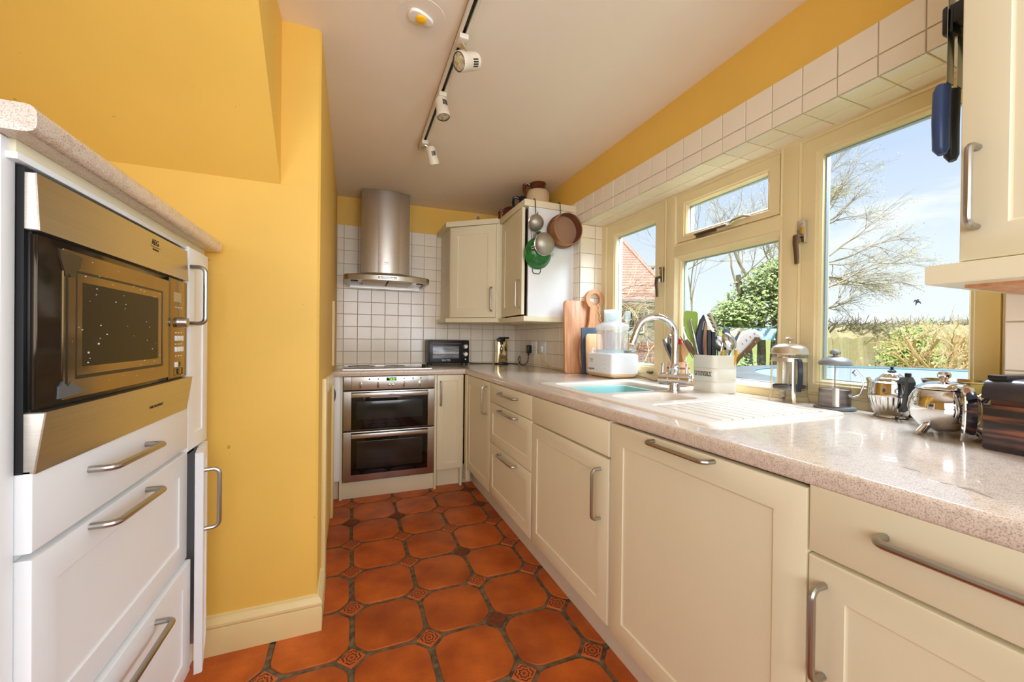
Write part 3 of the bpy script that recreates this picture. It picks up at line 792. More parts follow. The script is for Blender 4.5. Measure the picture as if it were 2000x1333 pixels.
d2, g2 = odoor(.120, .450, 'lower_door', .045)
BRGL = mat('brown_oven_window', (48, 40, 34), .12, var=.2, vscale=5)
oslab('window_pane', -.738, -.306, .205, .386, BRGL, d2, .0012, .0250)
for z in (.25, .285, .32): B(-.72, -.325, oy - .0268, oy - .0262, z, z + .0015).build('rack_line', GREYGL, d2)

hb = thing('hob', 'black ceramic hob set into the worktop under the hood', 'hob', (-.52, 3.09, K))
B(-.825, -.235, 2.885, 3.30, K - .001, K + .005, bev=.0015).build('glass_plate', mat('hob_glass', (36, 33, 32), .08), hb)
mb = MB(); 
for y in (2.885, 3.297): mb.box(-.827, -.233, y - .002, y + .005, K - .001, K + .006)
for x in (-.827, -.238): mb.box(x, x + .005, 2.885, 3.30, K - .001, K + .006)
mb.build('steel_edge', STEEL, hb)
RINGM = mat('hob_ring_print', (120, 112, 108), .3)
for x, y, r in ((-.70, 2.98, .075), (-.70, 3.19, .095), (-.46, 3.19, .075), (-.46, 2.98, .09)):
    MB().tube([(x + r * math.cos(i * PI / 16), y + r * math.sin(i * PI / 16), K + .0048) for i in range(32)], .0012, 4, closed=True).build('ring_marking', RINGM, hb)
for k in range(4):
    y = 2.90 + k * .035
    MB().lathe([(0, .020), (.013, .020), (.0145, .016), (.0155, .0)], 18, M=Matrix.Translation((-.268, y + .02, K + .004))).build('knob', BLACK, hb)

hd = thing('cooker_hood', 'stainless steel chimney cooker hood with curved front on tiled wall', 'hood', (-.525, 3.2, 1.5))
def arc(x0, x1, ybase, bulge, n=14):
    return [(x0 + (x1 - x0) * i / n, ybase - bulge * (1 - (2 * i / n - 1) ** 2)) for i in range(n + 1)]
cx0, cx1 = -.712, -.362
prof = arc(cx0, cx1, 3.165, .035)
zc_ = ceilz(-.5, 3.2)
MB().prism([(cx0, YB - .007)] + prof + [(cx1, YB - .007)], 'z', 1.552, zc_ - .001).build('chimney', STEEL, hd, ang=20)
prof = arc(cx0 + .074, cx1 - .062, 3.146, .019)
MB().prism([(cx0 + .074, 3.20)] + prof + [(cx1 - .062, 3.20)], 'z', 1.553, zc_ - .003).build('chimney_front', STEELH, hd, ang=20)
text('AEG', .017, face((-.535, 3.1265, 1.64), (1, 0, 0), (0, 0, 1)), INK, hd)
B(-.556, -.514, 3.1262, 3.128, 1.626, 1.6275).build('badge_line', INK, hd)
canopy = [(-.826, YB - .007), (-.826, 3.105)] + arc(-.80, -.245, 3.075, .055)[0:] + [(-.219, 3.105), (-.219, YB - .007)]
def cz_(off, z):
    return [(x * (1) , y + off, z) if 0 < i < len(canopy) - 1 else (x, y, z) for i, (x, y) in enumerate(canopy)]
mb = MB()
top = [(-.74, YB - .007)] + [(-.735, 3.17)] + [(x * .62 - .2, y + .03) for x, y in arc(-.80, -.245, 3.10, .05)] + [(-.335, 3.17), (-.33, YB - .007)]
mb.rings([cz_(.012, 1.492), cz_(0, 1.494), cz_(0, 1.528), cz_(.006, 1.533), [(x, y, 1.556) for x, y in top]], cap1=True)
mb.build('canopy', STEELH, hd, ang=25)
inn = [(-.806, YB - .012), (-.806, 3.125)] + arc(-.785, -.262, 3.10, .05) + [(-.239, 3.125), (-.239, YB - .012)]
MB().rings([cz_(.012, 1.492), [(x, y, 1.492) for x, y in inn], [(x, y, 1.505) for x, y in inn]], cap1=True).build('underside', STEEL, hd, ang=25)
FILT = mat('filter_mesh', (196, 182, 158), .45, .6, bump=.2, bscale=400)
for a, b in ((-.700, -.530), (-.520, -.345)): B(a, b, 3.09, 3.36, 1.490, 1.500, bev=.003).build('filter', FILT, hd)
B(-.790, -.255, 3.365, 3.385, 1.468, 1.500).build('rear_lip', STEEL, hd)
for x in (-.758, -.288): MB().lathe([(0, 0), (.026, 0), (.026, .008)], 20, M=Matrix.Translation((x, 3.14, 1.488))).build('lamp_cover', BLACK, hd)
pts = arc(-.80, -.245, 3.075, .055)
B(-.60, -.47, 3.014, 3.022, 1.504, 1.518, bev=.002).build('switch_strip', STEEL, hd)
for k in range(5): B(-.592 + k * .022, -.576 + k * .022, 3.0115, 3.016, 1.507, 1.515, bev=.001).build('switch', SILVER, hd)

# ---------------------------------------------------------------- left-hand housing with microwave
XF = -1.204
LF = lambda a, b, n: (XF - .02 + n, a, b)
y0, y1, y2 = .797, 1.392, 1.556
c = thing('appliance_housing', 'white mid-height housing unit holding the microwave above two deep drawers', 'cabinet', (-1.5, 1.1, 0))
B(-1.80, XF - .022, y0 + .006, y1, .10, .872).build('carcass', WHITE, c)
mb = MB().box(-1.80, XF - .022, y0 + .006, y0 + .02, .872, 1.345).box(-1.80, XF - .022, y1 - .014, y1, .872, 1.345).box(-1.80, -1.78, y0, y1, .872, 1.345).box(-1.80, XF - .022, y0 + .006, y1, 1.338, 1.346); mb.build('niche', WHITE, c)
B(-1.80, XF - .0185, .770, y0 - .0015, .0, 1.351, bev=.001).build('side_panel', WHITE, c)
B(XF - .022, XF - .006, y0 - .02, y1, 1.322, 1.332, bev=.001).build('top_rail', WHITE, c)
B(-1.3, XF - .012, .785, 1.562, 1.332, 1.352, bev=.001).build('under_rail', CREAM, c)
hl = lambda par, p0, p1: dhandle(p0, p1, (1, 0, 0), .036, .0062).build('handle', NICKEL, par)
d = front(c, 'drawer', y0, y1, .757, .876, LF, WHITE, shaker=False); hl(d, (XF, .932, .838), (XF, 1.142, .830))
d = front(c, 'drawer', y0, y1, .445, .747, LF, WHITE, w=.055); hl(d, (XF, .936, .748 - .013), (XF, 1.146, .726))
LF2 = lambda a, b, n: (XF - .012 + n, a, b)
d = front(c, 'drawer', y0, y1 + .004, .118, .437, LF2, WHITE, w=.055); dhandle((XF + .008, .960, .440 - .033), (XF + .008, 1.175, .402), (1, 0, 0), .036, .0066).build('handle', NICKEL, d)
B(-1.75, XF - .05, .79, y1 + .1, 0, .10).build('plinth', WHITE, c)
c = thing('tray_cabinet', 'slim white cabinet right of the microwave, its lower door hanging ajar', 'cabinet', (-1.5, 1.47, 0))
B(-1.80, XF - .022, y1 + .002, y1 + .016, .10, 1.34).build('side_panel', DARKIN, c)
B(-1.80, XF - .022, y2 - .016, y2, .10, 1.34).build('side_panel', WHITE, c)
B(-1.80, -1.78, y1, y2, .10, 1.34).build('back_panel', DARKIN, c)
B(-1.78, XF - .03, y1 + .016, y2 - .016, .715, .73).build('shelf', DARKIN, c)
d = front(c, 'upper_door', y1 + .003, y2, .744, 1.330, LF, WHITE, w=.045); hl(d, (XF, y1 + .012, 1.112), (XF, y1 + .012, 1.274))
ang = math.radians(12)
hp = Vector((XF - .018, y2, 0)); du = Vector((math.sin(ang), -math.cos(ang), 0)); dn = Vector((math.cos(ang), math.sin(ang), 0))
LD = lambda a, b, n: tuple(hp + du * a + dn * n + Vector((0, 0, b)))
d = front(c, 'lower_door', .002, .160, .098, .738, LD, WHITE, w=.04)
h0 = hp + du * .135 + dn * .02; dhandle(h0 + Vector((0, 0, .506)), h0 + Vector((0, 0, .680)), dn, .036, .0062).build('handle', NICKEL, d)
B(-1.75, XF - .05, y1 + .11, y2 + .06, 0, .10).build('plinth', WHITE, c)
c = thing('worktop', 'short speckled worktop capping the microwave housing', 'worktop', (-1.5, 1.2, 1.352))
r = .012
poly = [(-1.80, 1.352), (-1.188 - .006, 1.352)] + [(-1.176 - r + r * math.sin(k / 4 * PI / 2), 1.352 + r - r * math.cos(k / 4 * PI / 2)) for k in range(5)] + [(-1.176 - r + r * math.cos(k / 4 * PI / 2), 1.390 - r + r * math.sin(k / 4 * PI / 2)) for k in range(5)] + [(-1.80, 1.390)]
WORKL = WORK
MB().prism(poly, 'y', .750, 1.585).build('worktop_slab', WORK, c)
c = thing('paper', 'pale lilac slip of paper lying at the far end of the housing worktop', 'paper', (-1.23, 1.555, 1.391))
MB().rings([[(-1.27, 1.50, 1.3915), (-1.195, 1.515, 1.3915), (-1.200, 1.575, 1.398), (-1.27, 1.57, 1.394)], [(-1.27, 1.50, 1.3922), (-1.195, 1.515, 1.3922), (-1.200, 1.575, 1.3987), (-1.27, 1.57, 1.3947)]], cap0=True, cap1=True).build('sheet', mat('lilac_paper', (190, 186, 226), .7), c)

mw = thing('microwave', 'built-in microwave with brushed steel trims and bronze mirror glass', 'microwave', (-1.4, 1.09, .88))
my0, my1 = .800, 1.376
BRONZE = mat('bronze_mirror', (150, 126, 86), .14, .85, var=.1, vscale=6)
BRDARK = mat('bronze_glass', (60, 50, 38), .10, .6)
B(-1.76, XF - .03, y0 + .022, y1 - .018, .885, 1.30).build('body', DARKIN, mw)
B(XF - .045, XF - .006, my0 + .004, my1 - .004, .955, 1.232, bev=.002).build('front_frame', BLACK, mw)
mb = MB().prism([(XF - .018, 1.228), (XF + .006, 1.228), (XF + .002, 1.312), (XF - .018, 1.312)], 'y', my0 - .003, my1 - .004, bev=.0015, seg=1)
tt = mb.build('top_trim', STEELH, mw)
B(XF - .03, XF - .010, my0 - .0035, my0 + .002, .873, 1.318).build('black_edge', BLACK, mw)
B(XF - .03, XF - .014, my0 - .003, my1, 1.308, 1.320).build('black_edge', BLACK, mw)
mb = MB().prism([(XF - .018, .872), (XF + .002, .872), (XF + .014, .962), (XF - .018, .962)], 'y', my0 - .003, my1 + .004, bev=.0015, seg=1)
lt = mb.build('lower_trim', STEELH, mw)
nrm_up = Vector((-.004, 0, .084)).normalized()
text('AEG', .019, face((XF + .0032, 1.175, 1.292), (0, 1, 0), nrm_up), INK, tt)
text('Electrolux', .007, face((XF + .0040, 1.175, 1.276), (0, 1, 0), nrm_up), INK, tt)
B(XF + .0026, XF + .0040, 1.150, 1.200, 1.2815, 1.2825).build('badge_line', INK, tt)
text('MICROMAT', .009, face((XF + .0076, 1.175, .912), (0, 1, 0), Vector((.012, 0, .09)).normalized()), INK, lt, wx=1.5)
# door: dark outer glass, bronze inner frame, black window with speckles
dz0, dz1 = .965, 1.224
dy0, dy1 = my0 + .004, 1.258
dd = B(XF - .008, XF + .0005, dy0, dy1, dz0, dz1, bev=.001).build('door', BRDARK, mw)
def ring(y0_, y1_, z0_, z1_, w, x, h, name, m, par):
    lp = lambda i, xx: [(xx, y0_ + i, z0_ + i), (xx, y1_ - i, z0_ + i), (xx, y1_ - i, z1_ - i), (xx, y0_ + i, z1_ - i)]
    return MB().rings([lp(0, x), lp(0, x + h), lp(w, x + h), lp(w, x)]).build(name, m, par, smooth=False)
ring(.858, 1.252, .972, 1.214, .030, XF, .0022, 'door_frame', BRONZE, dd)
ring(.886, 1.224, 1.000, 1.188, .008, XF, .0016, 'window_edge', BLACK, dd)
ring(.894, 1.215, 1.008, 1.180, .014, XF, .0012, 'window_band', BRONZE, dd)
MESHM = mat('microwave_window', (34, 28, 20), .35, 0, .3, bump=.1, bscale=900)
B(XF - .001, XF + .0008, .908, 1.196, 1.020, 1.168).build('window_mesh', MESHM, dd)
B(XF, XF + .0010, 1.196, 1.216, 1.008, 1.180).build('window_shade', BLACKG, dd)
B(XF - .001, XF + .0022, 1.252, 1.262, dz0, dz1).build('door_gap', BLACKG, mw)
B(XF, XF + .0030, .864, .868, .990, 1.175).build('film_edge', BLACK, dd)
def film(pts, m, h): MB().rings([[(XF, y, z) for y, z in pts], [(XF + h, y, z) for y, z in pts]], cap1=True).build('torn_film', m, dd, smooth=False)
FILM1 = mat('torn_brown_film', (74, 62, 46), .3, .3); FILM2 = mat('torn_grey_film', (104, 110, 116), .25, .4)
film([(.846, 1.212), (.905, 1.207), (.899, 1.196), (.902, 1.190), (.890, 1.183), (.884, 1.172), (.874, 1.170), (.868, 1.176), (.862, 1.170), (.850, 1.196)], FILM1, .0032)
film([(.846, .975), (.915, .978), (.895, .990), (.878, 1.000), (.868, .992), (.856, 1.002), (.848, .994)], FILM2, .0032)
mb = MB()
for k in range(46):
    yy, zz, q = rg.uniform(.87, 1.25), rg.uniform(.975, 1.21), rg.choice((.0003, .0004, .0005, .0008))
    mb.box(XF + .0010, XF + .0026, yy - q, yy + q, zz - q, zz + q)
for (a, b_) in ((.925, 1.045), (.955, 1.06)): mb.box(XF + .001, XF + .0028, a - .001, a + .001, b_ - .001, b_ + .002)
o = mb.build('dried_splashes', mat('dried_splash', (222, 214, 200), .6), dd, smooth=False); o['kind'] = 'stuff'
pl_ = B(XF - .006, XF + .0015, 1.264, my1 - .002, dz0, dz1, bev=.001).build('control_panel', BRONZE, mw)
B(XF + .001, XF + .0024, 1.285, 1.332, 1.165, 1.190).build('display', mat('pale_display', (180, 160, 116), .3), pl_)
MB().lathe([(0, .020), (.012, .020), (.0135, .017), (.0135, .002), (.0145, 0)], 22, M=AX((XF + .0015, 1.318, 1.112), (1, 0, 0))).build('dial', NICKEL, pl_)
for z, n in ((1.063, 3), (1.034, 3)):
    for k in range(n): B(XF + .001, XF + .005, 1.292 + k * .018, 1.308 + k * .018, z, z + .013, bev=.001).build('button', WHITEPL, pl_)
B(XF + .001, XF + .005, 1.292, 1.308, .994, 1.007, bev=.001).build('button', WHITEPL, pl_)
B(XF + .001, XF + .004, 1.311, 1.326, .995, 1.006, bev=.001).build('button', BLACK, pl_)
ring(1.288, 1.345, .970 + .002, 1.0 - .018 + .008, .0012, XF + .0015, .0008, 'button_outline', BLACK, pl_)
MB().lathe([(0, .002), (.007, .002), (.007, 0)], 16, M=AX((XF + .0015, 1.315, .981), (1, 0, 0))).build('button', BRDARK, pl_)
for z in (1.083, 1.053, 1.022, 1.150):
    for k in range(3): B(XF + .0014, XF + .0019, 1.295 + k * .018, 1.304 + k * .018, z, z + .0022).build('symbol', WHITEPL, pl_)
# ---------------------------------------------------------------- ceiling fittings
def cp(x, y): return ceilz(x, y)
tr = thing('track_light_rail', 'white ceiling track with dark slot running along the ceiling', 'light track', (-.40, 1.5, cp(-.4, 1.5)))
TW = mat('track_white', (226, 216, 196), .4)
def trk(mb, x0, x1, z0, z1, ya, yb):
    mb.rings([[(x0, ya, cp(x0, ya) + z0), (x1, ya, cp(x1, ya) + z0), (x1, ya, cp(x1, ya) + z1), (x0, ya, cp(x0, ya) + z1)], [(x0, yb, cp(x0, yb) + z0), (x1, yb, cp(x1, yb) + z0), (x1, yb, cp(x1, yb) + z1), (x0, yb, cp(x0, yb) + z1)]], cap0=True, cap1=True)
XT = -.405
mb = MB(); trk(mb, XT - .018, XT - .007, -.020, 0, .55, 2.37); trk(mb, XT + .007, XT + .018, -.020, 0, .55, 2.37); trk(mb, XT - .018, XT + .018, -.004, 0, .55, 2.37)
trk(mb, XT - .018, XT + .018, -.020, 0, 2.345, 2.37)
mb.build('channel', TW, tr)
mb = MB(); trk(mb, XT - .007, XT + .007, -.0075, -.004, .56, 2.345); mb.build('slot', BLACK, tr)
LAMPG = mat('reflector_lamp_glass', (214, 206, 176), .25, var=.3, vscale=90, col2=(150, 136, 96))
def spot(label, y, dx, aim_d, zdrop, s=1.0):
    z = cp(XT, y)
    t = thing('spotlight', label, 'spotlight', (XT, y, z - .02), group='spotlights on the ceiling track')
    B(XT - .017, XT + .017, y - .028, y + .028, z - .040, z - .0205, bev=.003).build('track_adaptor', TW, t)
    c_ = Vector((XT + dx, y, z - zdrop)); a = Vector(aim_d).normalized()
    MB().tube([(XT, y, z - .036), c_ + Vector((0, 0, .02))], .006, 10).build('stem', CHROME, t)
    Mx = AX(c_ - a * .045 * s, a)
    MB().lathe([(0, 0), (.022 * s, .002), (.032 * s, .012), (.034 * s, .028), (.034 * s, .070), (.037 * s, .074), (.037 * s, .096), (.034 * s, .098), (.032 * s, .092)], 26, M=Mx).build('lamp_body', TW, t)
    MB().lathe([(.0325 * s, .095), (.02 * s, .0975), (0, .098)], 26, M=Mx).build('lamp_glass', LAMPG, t)
    MB().tube([Mx @ Vector((.0335 * s * math.cos(k * PI / 12), .0335 * s * math.sin(k * PI / 12), .0965)) for k in range(24)], .0018, 5, closed=True).build('black_ring', BLACK, t)
    mb = MB()
    lv = Mx.to_3x3().inverted() @ Vector((.35, -.75, -.55)); an0 = math.atan2(lv.y, lv.x)
    for k in range(4):
        an = an0 + (k - 1.5) * .24
        mb.box(.0325 * s, .0352 * s, -.0022, .0022, .028, .052, M=Mx @ Matrix.Rotation(an, 4, 'Z'))
    mb.build('cooling_slots', BLACK, t, smooth=False)
    return t
spot('nearest white spotlight on the ceiling track, turned to the left', 1.44, .03, (-.80, -.30, -.42), .098, .92)
spot('middle white spotlight on the ceiling track, pointing straight down', 1.80, .0, (.12, -.15, -1), .066, .80)
spot('farthest white spotlight, at the end of the ceiling track', 2.26, .040, (.35, .35, -.9), .072, .78)
eg = thing('ceiling_rose', 'fried-egg shaped white and yellow disc fixed to the ceiling', 'ceiling ornament', (-.562, 1.425, cp(-.562, 1.425)))
ez = cp(-.562, 1.425)
rad = lambda a: .040 * (1 + .14 * math.sin(2 * a + .6) + .08 * math.sin(3 * a + 1) + .03 * math.sin(5 * a))
L2 = []
for k, z in ((1, 0), (1.0, -.006), (.93, -.010), (.6, -.011)):
    L2.append([(-.562 + rad(2 * PI * i / 40) * k * math.cos(2 * PI * i / 40), 1.425 + rad(2 * PI * i / 40) * k * .8 * math.sin(2 * PI * i / 40), ez + z) for i in range(40)])
MB().rings(L2, cap0=True, cap1=True).build('egg_white', mat('egg_white', (240, 236, 226), .4), eg)
MB().lathe([(.019, .010), (.0175, .0165), (.011, .020), (0, .021)], 24, M=AX((-.558, 1.422, ez), (0, 0, -1))).build('egg_yolk', mat('egg_yolk', (250, 190, 30), .35), eg)
MB().lathe([(.088, 0), (.087, .0012), (0, .0012)], 40, M=AX((-.555, 1.43, ez - .0002), (0, 0, -1)) @ Matrix.Diagonal((1, .95, 1, 1))).build('ceiling_patch', mat('patched_ceiling', (242, 231, 216), .8), eg)
# ---------------------------------------------------------------- things on the back worktop
c = thing('mini_oven', 'black tabletop mini oven with two silver dials standing by the hob', 'oven', (-.03, 3.28, K))
bx0, bx1, by0, by1 = -.200, .136, 3.205, 3.375
B(bx0, bx1, by0, by1, K + .016, 1.062, bev=.006).build('body', BLACK, c)
for x in (bx0 + .02, bx1 - .02):
    for y in (by0 + .015, by1 - .02): MB().lathe([(.009, 0), (.010, .016)], 12, M=Matrix.Translation((x, y, K))).build('foot', BLACK, c)
FT = lambda a, b, n: (a, by0 - n, b)
d = rpanel(MB(), bx0 + .008, bx1 - .062, K + .030, 1.050, SLAB(.008), FT).build('door', BLACK, c, ang=25)
rpanel(MB(), bx0 + .032, bx1 - .09, K + .058, 1.012, [(0, .006), (0, .0088), (.001, .0092)], FT).build('door_window', mat('mini_oven_window', (138, 142, 146), .15, var=.5, vscale=9, stretch=(1, 1, 5)), d)
for z in (.955, .962): B(bx0 + .034, bx1 - .092, by0 - .0098, by0 - .009, z, z + .002).build('shelf_line', NICKEL, d)
MB().tube([(bx0 + .018, by0 - .004, 1.034), (bx0 + .018, by0 - .022, 1.034), (bx1 - .074, by0 - .022, 1.034), (bx1 - .074, by0 - .004, 1.034)], .004, 8).build('handle', NICKEL, d)
text('SALTER', .020, face(((bx0 + bx1) / 2 - .027, by0 - .0088, K + .043), (1, 0, 0), (0, 0, 1)), WHITEPL, d, wx=1.05)
for z in (1.012, .948):
    MB().lathe([(0, .016), (.015, .016), (.017, .012), (.018, .002), (.021, 0)], 22, M=AX((bx1 - .032, by0, z), (0, -1, 0))).build('dial', SILVER, c)
B(bx1 - .033, bx1 - .031, by0 - .0175, by0 - .016, 1.012, 1.026).build('dial_mark', INK, c)
MB().lathe([(0, .004), (.006, .004), (.007, 0)], 12, M=AX((bx1 - .032, by0, .905), (0, -1, 0))).build('pilot_light', NICKEL, c)

GOLD = mat('warm_polished_metal', (236, 214, 158), .13, 1)
c = thing('can_opener', 'shiny metal electric can opener with black cutting head in the corner', 'can opener', (.445, 3.27, K))
MB().lathe([(0, 0), (.062, 0), (.064, .004), (.062, .012), (.05, .014), (0, .014)], 26, M=Matrix.Translation((.445, 3.265, K)) @ Matrix.Diagonal((1.05, .8, 1, 1))).build('base', BLACK, c)
MB().prism([(.395, K + .014), (.489, K + .014), (.487, 1.03), (.478, 1.068), (.462, 1.084), (.41, 1.075), (.397, 1.06)], 'y', 3.225, 3.30, bev=.006).build('body', GOLD, c, ang=25)
mb = MB().box(.396, .455, 3.205, 3.26, 1.052, 1.085, bev=.006).box(.41, .495, 3.212, 3.25, 1.078, 1.094, bev=.004, M=None)
mb.tube([(.43, 3.205, 1.06), (.428, 3.200, 1.03)], .006, 8); mb.build('cutting_head', BLACK, c)
L2 = [[(.428 + .013 * math.cos(a), 3.2245 - d_, .985 + .03 * math.sin(a)) for a in [2 * PI * i / 24 for i in range(24)]] for d_ in (0, .004)]
MB().rings(L2, cap1=True).build('lever_recess', WOODD, c)
MB().sph((.428, 3.218, .992), (.008, .005, .017)).build('lever', GOLD, c)
B(.412, .475, 3.223, 3.2252, .905, .935).build('label_plate', mat('grey_label', (130, 116, 84), .3, .8, var=.5, vscale=120), c)
def cable(name, label, pts, r, m, cat='cable'):
    P = [Vector(p) for p in pts]; out = []
    for i in range(len(P) - 1):
        p0, p1, p2, p3 = P[max(0, i - 1)], P[i], P[i + 1], P[min(len(P) - 1, i + 2)]
        for k in range(6):
            t = k / 6
            out.append(.5 * ((2 * p1) + (p2 - p0) * t + (2 * p0 - 5 * p1 + 4 * p2 - p3) * t * t + (3 * p1 - p0 - 3 * p2 + p3) * t ** 3))
    out.append(P[-1])
    o = thing(name, label, cat, tuple(P[0]))
    MB().tube(out, r, 8).build('flex', m, o)
    return o
cable('power_cable', 'black flex lying along the worktop between mini oven and can opener', [(.12, 3.372, .885), (.17, 3.376, .866), (.25, 3.36, .862), (.33, 3.35, .861), (.385, 3.33, .861)], .0035, BLACK)
o = cable('power_cable', 'looped black flex from can opener up to the left wall socket', [(.50, 3.30, .862), (.54, 3.28, .860), (.565, 3.18, .861), (.55, 3.10, .885), (.575, 3.16, .93), (.585, 3.22, .90), (.57, 3.13, .862), (.575, 3.05, .864), (.588, 3.02, .90), (.593, 3.02, .965)], .0035, BLACK)
MB().box(.577, .618, 2.998, 3.042, .962, 1.028, bev=.008).box(.585, .60, 3.01, 3.03, .945, .966, bev=.003).build('plug', BLACK, o)
def socket(label, y0, y1):
    s = thing('wall_socket', label, 'socket', (.62, (y0 + y1) / 2, 1.01))
    B(.611, .6195, y0, y1, .960, 1.062, bev=.003).build('plate', WHITEPL, s)
    for k in range(2):
        yc = y0 + (y1 - y0) * (.28 + .44 * k)
        B(.608, .612, yc - .008 - .02, yc + .008 - .02, 1.022, 1.044, bev=.0015).build('switch', WHITEPL, s)
        mb = MB().box(.6105, .6112, yc - .003, yc + .003, 1.006, 1.016).box(.6105, .6112, yc - .016, yc - .010, .985, .990).box(.6105, .6112, yc + .010, yc + .016, .985, .990)
        mb.build('pin_holes', DARKIN, s, smooth=False)
    return s
socket('white double wall socket with the black plug, nearer the corner', 2.912, 3.052)
socket('white double wall socket with white adaptor, nearer the window', 2.745, 2.890)
o = cable('power_cable', 'thin cream flex drooping from white adaptor to the worktop', [(.598, 2.80, .985), (.600, 2.80, .94), (.606, 2.74, .90), (.606, 2.62, .868), (.606, 2.48, .860)], .0025, mat('cream_flex', (214, 194, 150), .5))
B(.592, .6105, 2.775, 2.825, .975, 1.025, bev=.006).build('plug', WHITEPL, o)

# ---------------------------------------------------------------- boards in the corner of the window
TILT = lambda y, th: Matrix.Translation((0, y, K)) @ Matrix.Rotation(-th, 4, 'X')
def board(name, label, y, th, outline, t, m, cat='chopping board', holes=None, bev=.004):
    o = thing(name, label, cat, (sum(p[0] for p in outline) / len(outline), y, K))
    Mx = TILT(y, th)
    mb = MB()
    if not holes: mb.prism(outline, 'y', 0, t, M=Mx, bev=bev)
    else:
        lo = []
        for yy, i in ((0, .0), (t, 0)):
            edges = []
            for lp in [outline] + holes:
                vs = [mb.bm.verts.new((a, yy, b)) for a, b in lp]
                edges += [mb.bm.edges.new((vs[k], vs[(k + 1) % len(vs)])) for k in range(len(vs))]
                lo.append(vs)
            bmesh.ops.triangle_fill(mb.bm, use_beauty=True, use_dissolve=False, edges=edges)
        h = len(holes) + 1
        for k in range(h):
            a, b = lo[k], lo[k + h]
            for i in range(len(a)): mb.bm.faces.new((a[i], a[(i + 1) % len(a)], b[(i + 1) % len(b)], b[i]))
        mb._x([v for l_ in lo for v in l_], Mx)
    mb.build('board', m, o, ang=30)
    return o, Mx
def frr(x0, x1, z0, z1, r): return rrect(x0, x1, z0, z1, r, 5)
board('chopping_board', 'large plain wooden chopping board leaning against the wall cabinet end', 2.256, math.radians(2.2), frr(.508, .735, .001, .480, .022), .020, WOODB)
ringc = (.722, .492)
ol = [(.640, .02), (.826, .02), (.826, .27)]
for k in range(6): ol.append((.826 - .050 * k / 5 - .012 * math.sin(k / 5 * PI), .27 + .105 * k / 5))
a0 = math.radians(-58)
for k in range(25):
    a = a0 + (2 * PI - 2 * math.radians(32)) * k / 24
    ol.append((ringc[0] + .072 * math.cos(a), ringc[1] + .066 * math.sin(a)))
for k in range(5, -1, -1): ol.append((.640 + .038 * k / 5 + .012 * math.sin(k / 5 * PI), .27 + .105 * k / 5))
hole = [(ringc[0] + .042 * math.cos(2 * PI * k / 24), ringc[1] + .039 * math.sin(2 * PI * k / 24)) for k in range(24)]
o_, Mx = board('paddle_board', 'wooden paddle chopping board with a large ring handle', 2.231, math.radians(1.6), [(x * .93 + .05 if x > .70 else x * .98 + .015, z) for x, z in ol], .018, WOODB, holes=[[(x * .93 + .05 if x > .70 else x * .98 + .015, z) for x, z in hole]])
text('mmm', .016, Mx @ face((.745, -.0006, .262), (1, 0, 0), (0, 0, 1)), INK, o_)
MB().tube([Mx @ Vector(p) for p in ((.735, -.004, .455), (.750, -.006, .44), (.745, -.006, .41), (.757, -.006, .385), (.752, -.005, .36), (.775, -.005, .335), (.79, -.004, .30))], .003, 6).build('leather_cord', mat('pale_leather', (226, 196, 160), .6), o_)
board('round_board', 'round pale wooden board half hidden behind the slate', 2.214, math.radians(5), [(.672 + .075 * math.cos(2 * PI * k / 36), .128 + .127 * math.sin(2 * PI * k / 36)) for k in range(36)], .014, mat('bark_edged_wood', (206, 156, 128), .6, var=.35, vscale=30))
so = [(.597, 0), (.720, 0), (.720, .300)] + [(.720 - .123 * k / 6, .300 + (.002 if k % 2 else 0)) for k in range(1, 7)] + [(.597 + (.003 if k % 2 else 0), .300 - .300 * k / 22) for k in range(1, 22)]
board('slate_board', 'dark grey slate board with chipped edges beside the food processor', 2.190, math.radians(4), so, .008, SLATE, bev=.0015)
o_, Mx = board('cheese_board', 'small wooden board with a painted red motif next to the food processor', 2.168, math.radians(4), frr(.618, .74, .001, .262, .02), .012, WOODL)
MB().prism([(.668 + .016 * math.cos(a), .13 + .05 * math.sin(a)) for a in [2 * PI * k / 20 for k in range(20)]], 'y', -.0008, .0004, M=Mx).build('painted_motif', mat('motif_red', (150, 62, 58), .5, var=.6, vscale=60, col2=(230, 214, 206)), o_)

# food processor
c = thing('food_processor', 'white food processor with clear bowl standing by the window', 'food processor', (.697, 2.0, K))
px0, px1, py0, py1 = .594, .788, 1.880, 2.140
zz = K
PWT = mat('processor_white', (232, 236, 240), .32)
PBE = mat('aged_cream_plastic', (232, 206, 160), .4)
def prr(i, z, r=.018): return [(x, y, z) for x, y in rrect(px0 + i, px1 - i, py0 + i, py1 - i, r, 4)]
MB().rings([prr(.020, zz + .004), prr(.004, zz + .018), prr(.001, zz + .027)], cap0=True, cap1=True).build('foot_plate', PBE, c)
MB().rings([prr(0, zz + .027), prr(0, zz + .130), prr(.003, zz + .138), prr(.010, zz + .142)], cap0=True, cap1=True).build('motor_base', PWT, c, ang=30)
for x in (px0 + .03, px1 - .03):
    for y in (py0 + .03, py1 - .03): MB().lathe([(.009, 0), (.009, .006)], 10, M=Matrix.Translation((x, y, zz))).build('foot', BLACK, c)
SF = lambda z, y: face((px0 - .0006, y, z), (0, -1, 0), (0, 0, 1))
text('magimix', .020, SF(zz + .048, 2.085), INK, c)
GREYP = mat('grey_print', (150, 144, 132), .5)
text('Cuisine', .013, SF(zz + .105, 2.085), GREYP, c); text('SYSTEME', .008, SF(zz + .092, 2.085), GREYP, c)
for z in (.105, .08, .055): text('•', .018, SF(zz + z, 1.945), GREYP, c, 'button_mark')
bc = (.685, 2.005)
T = Matrix.Translation((bc[0], bc[1], zz + .142))
Sx = Matrix.Diagonal((.86, 1, 1, 1))
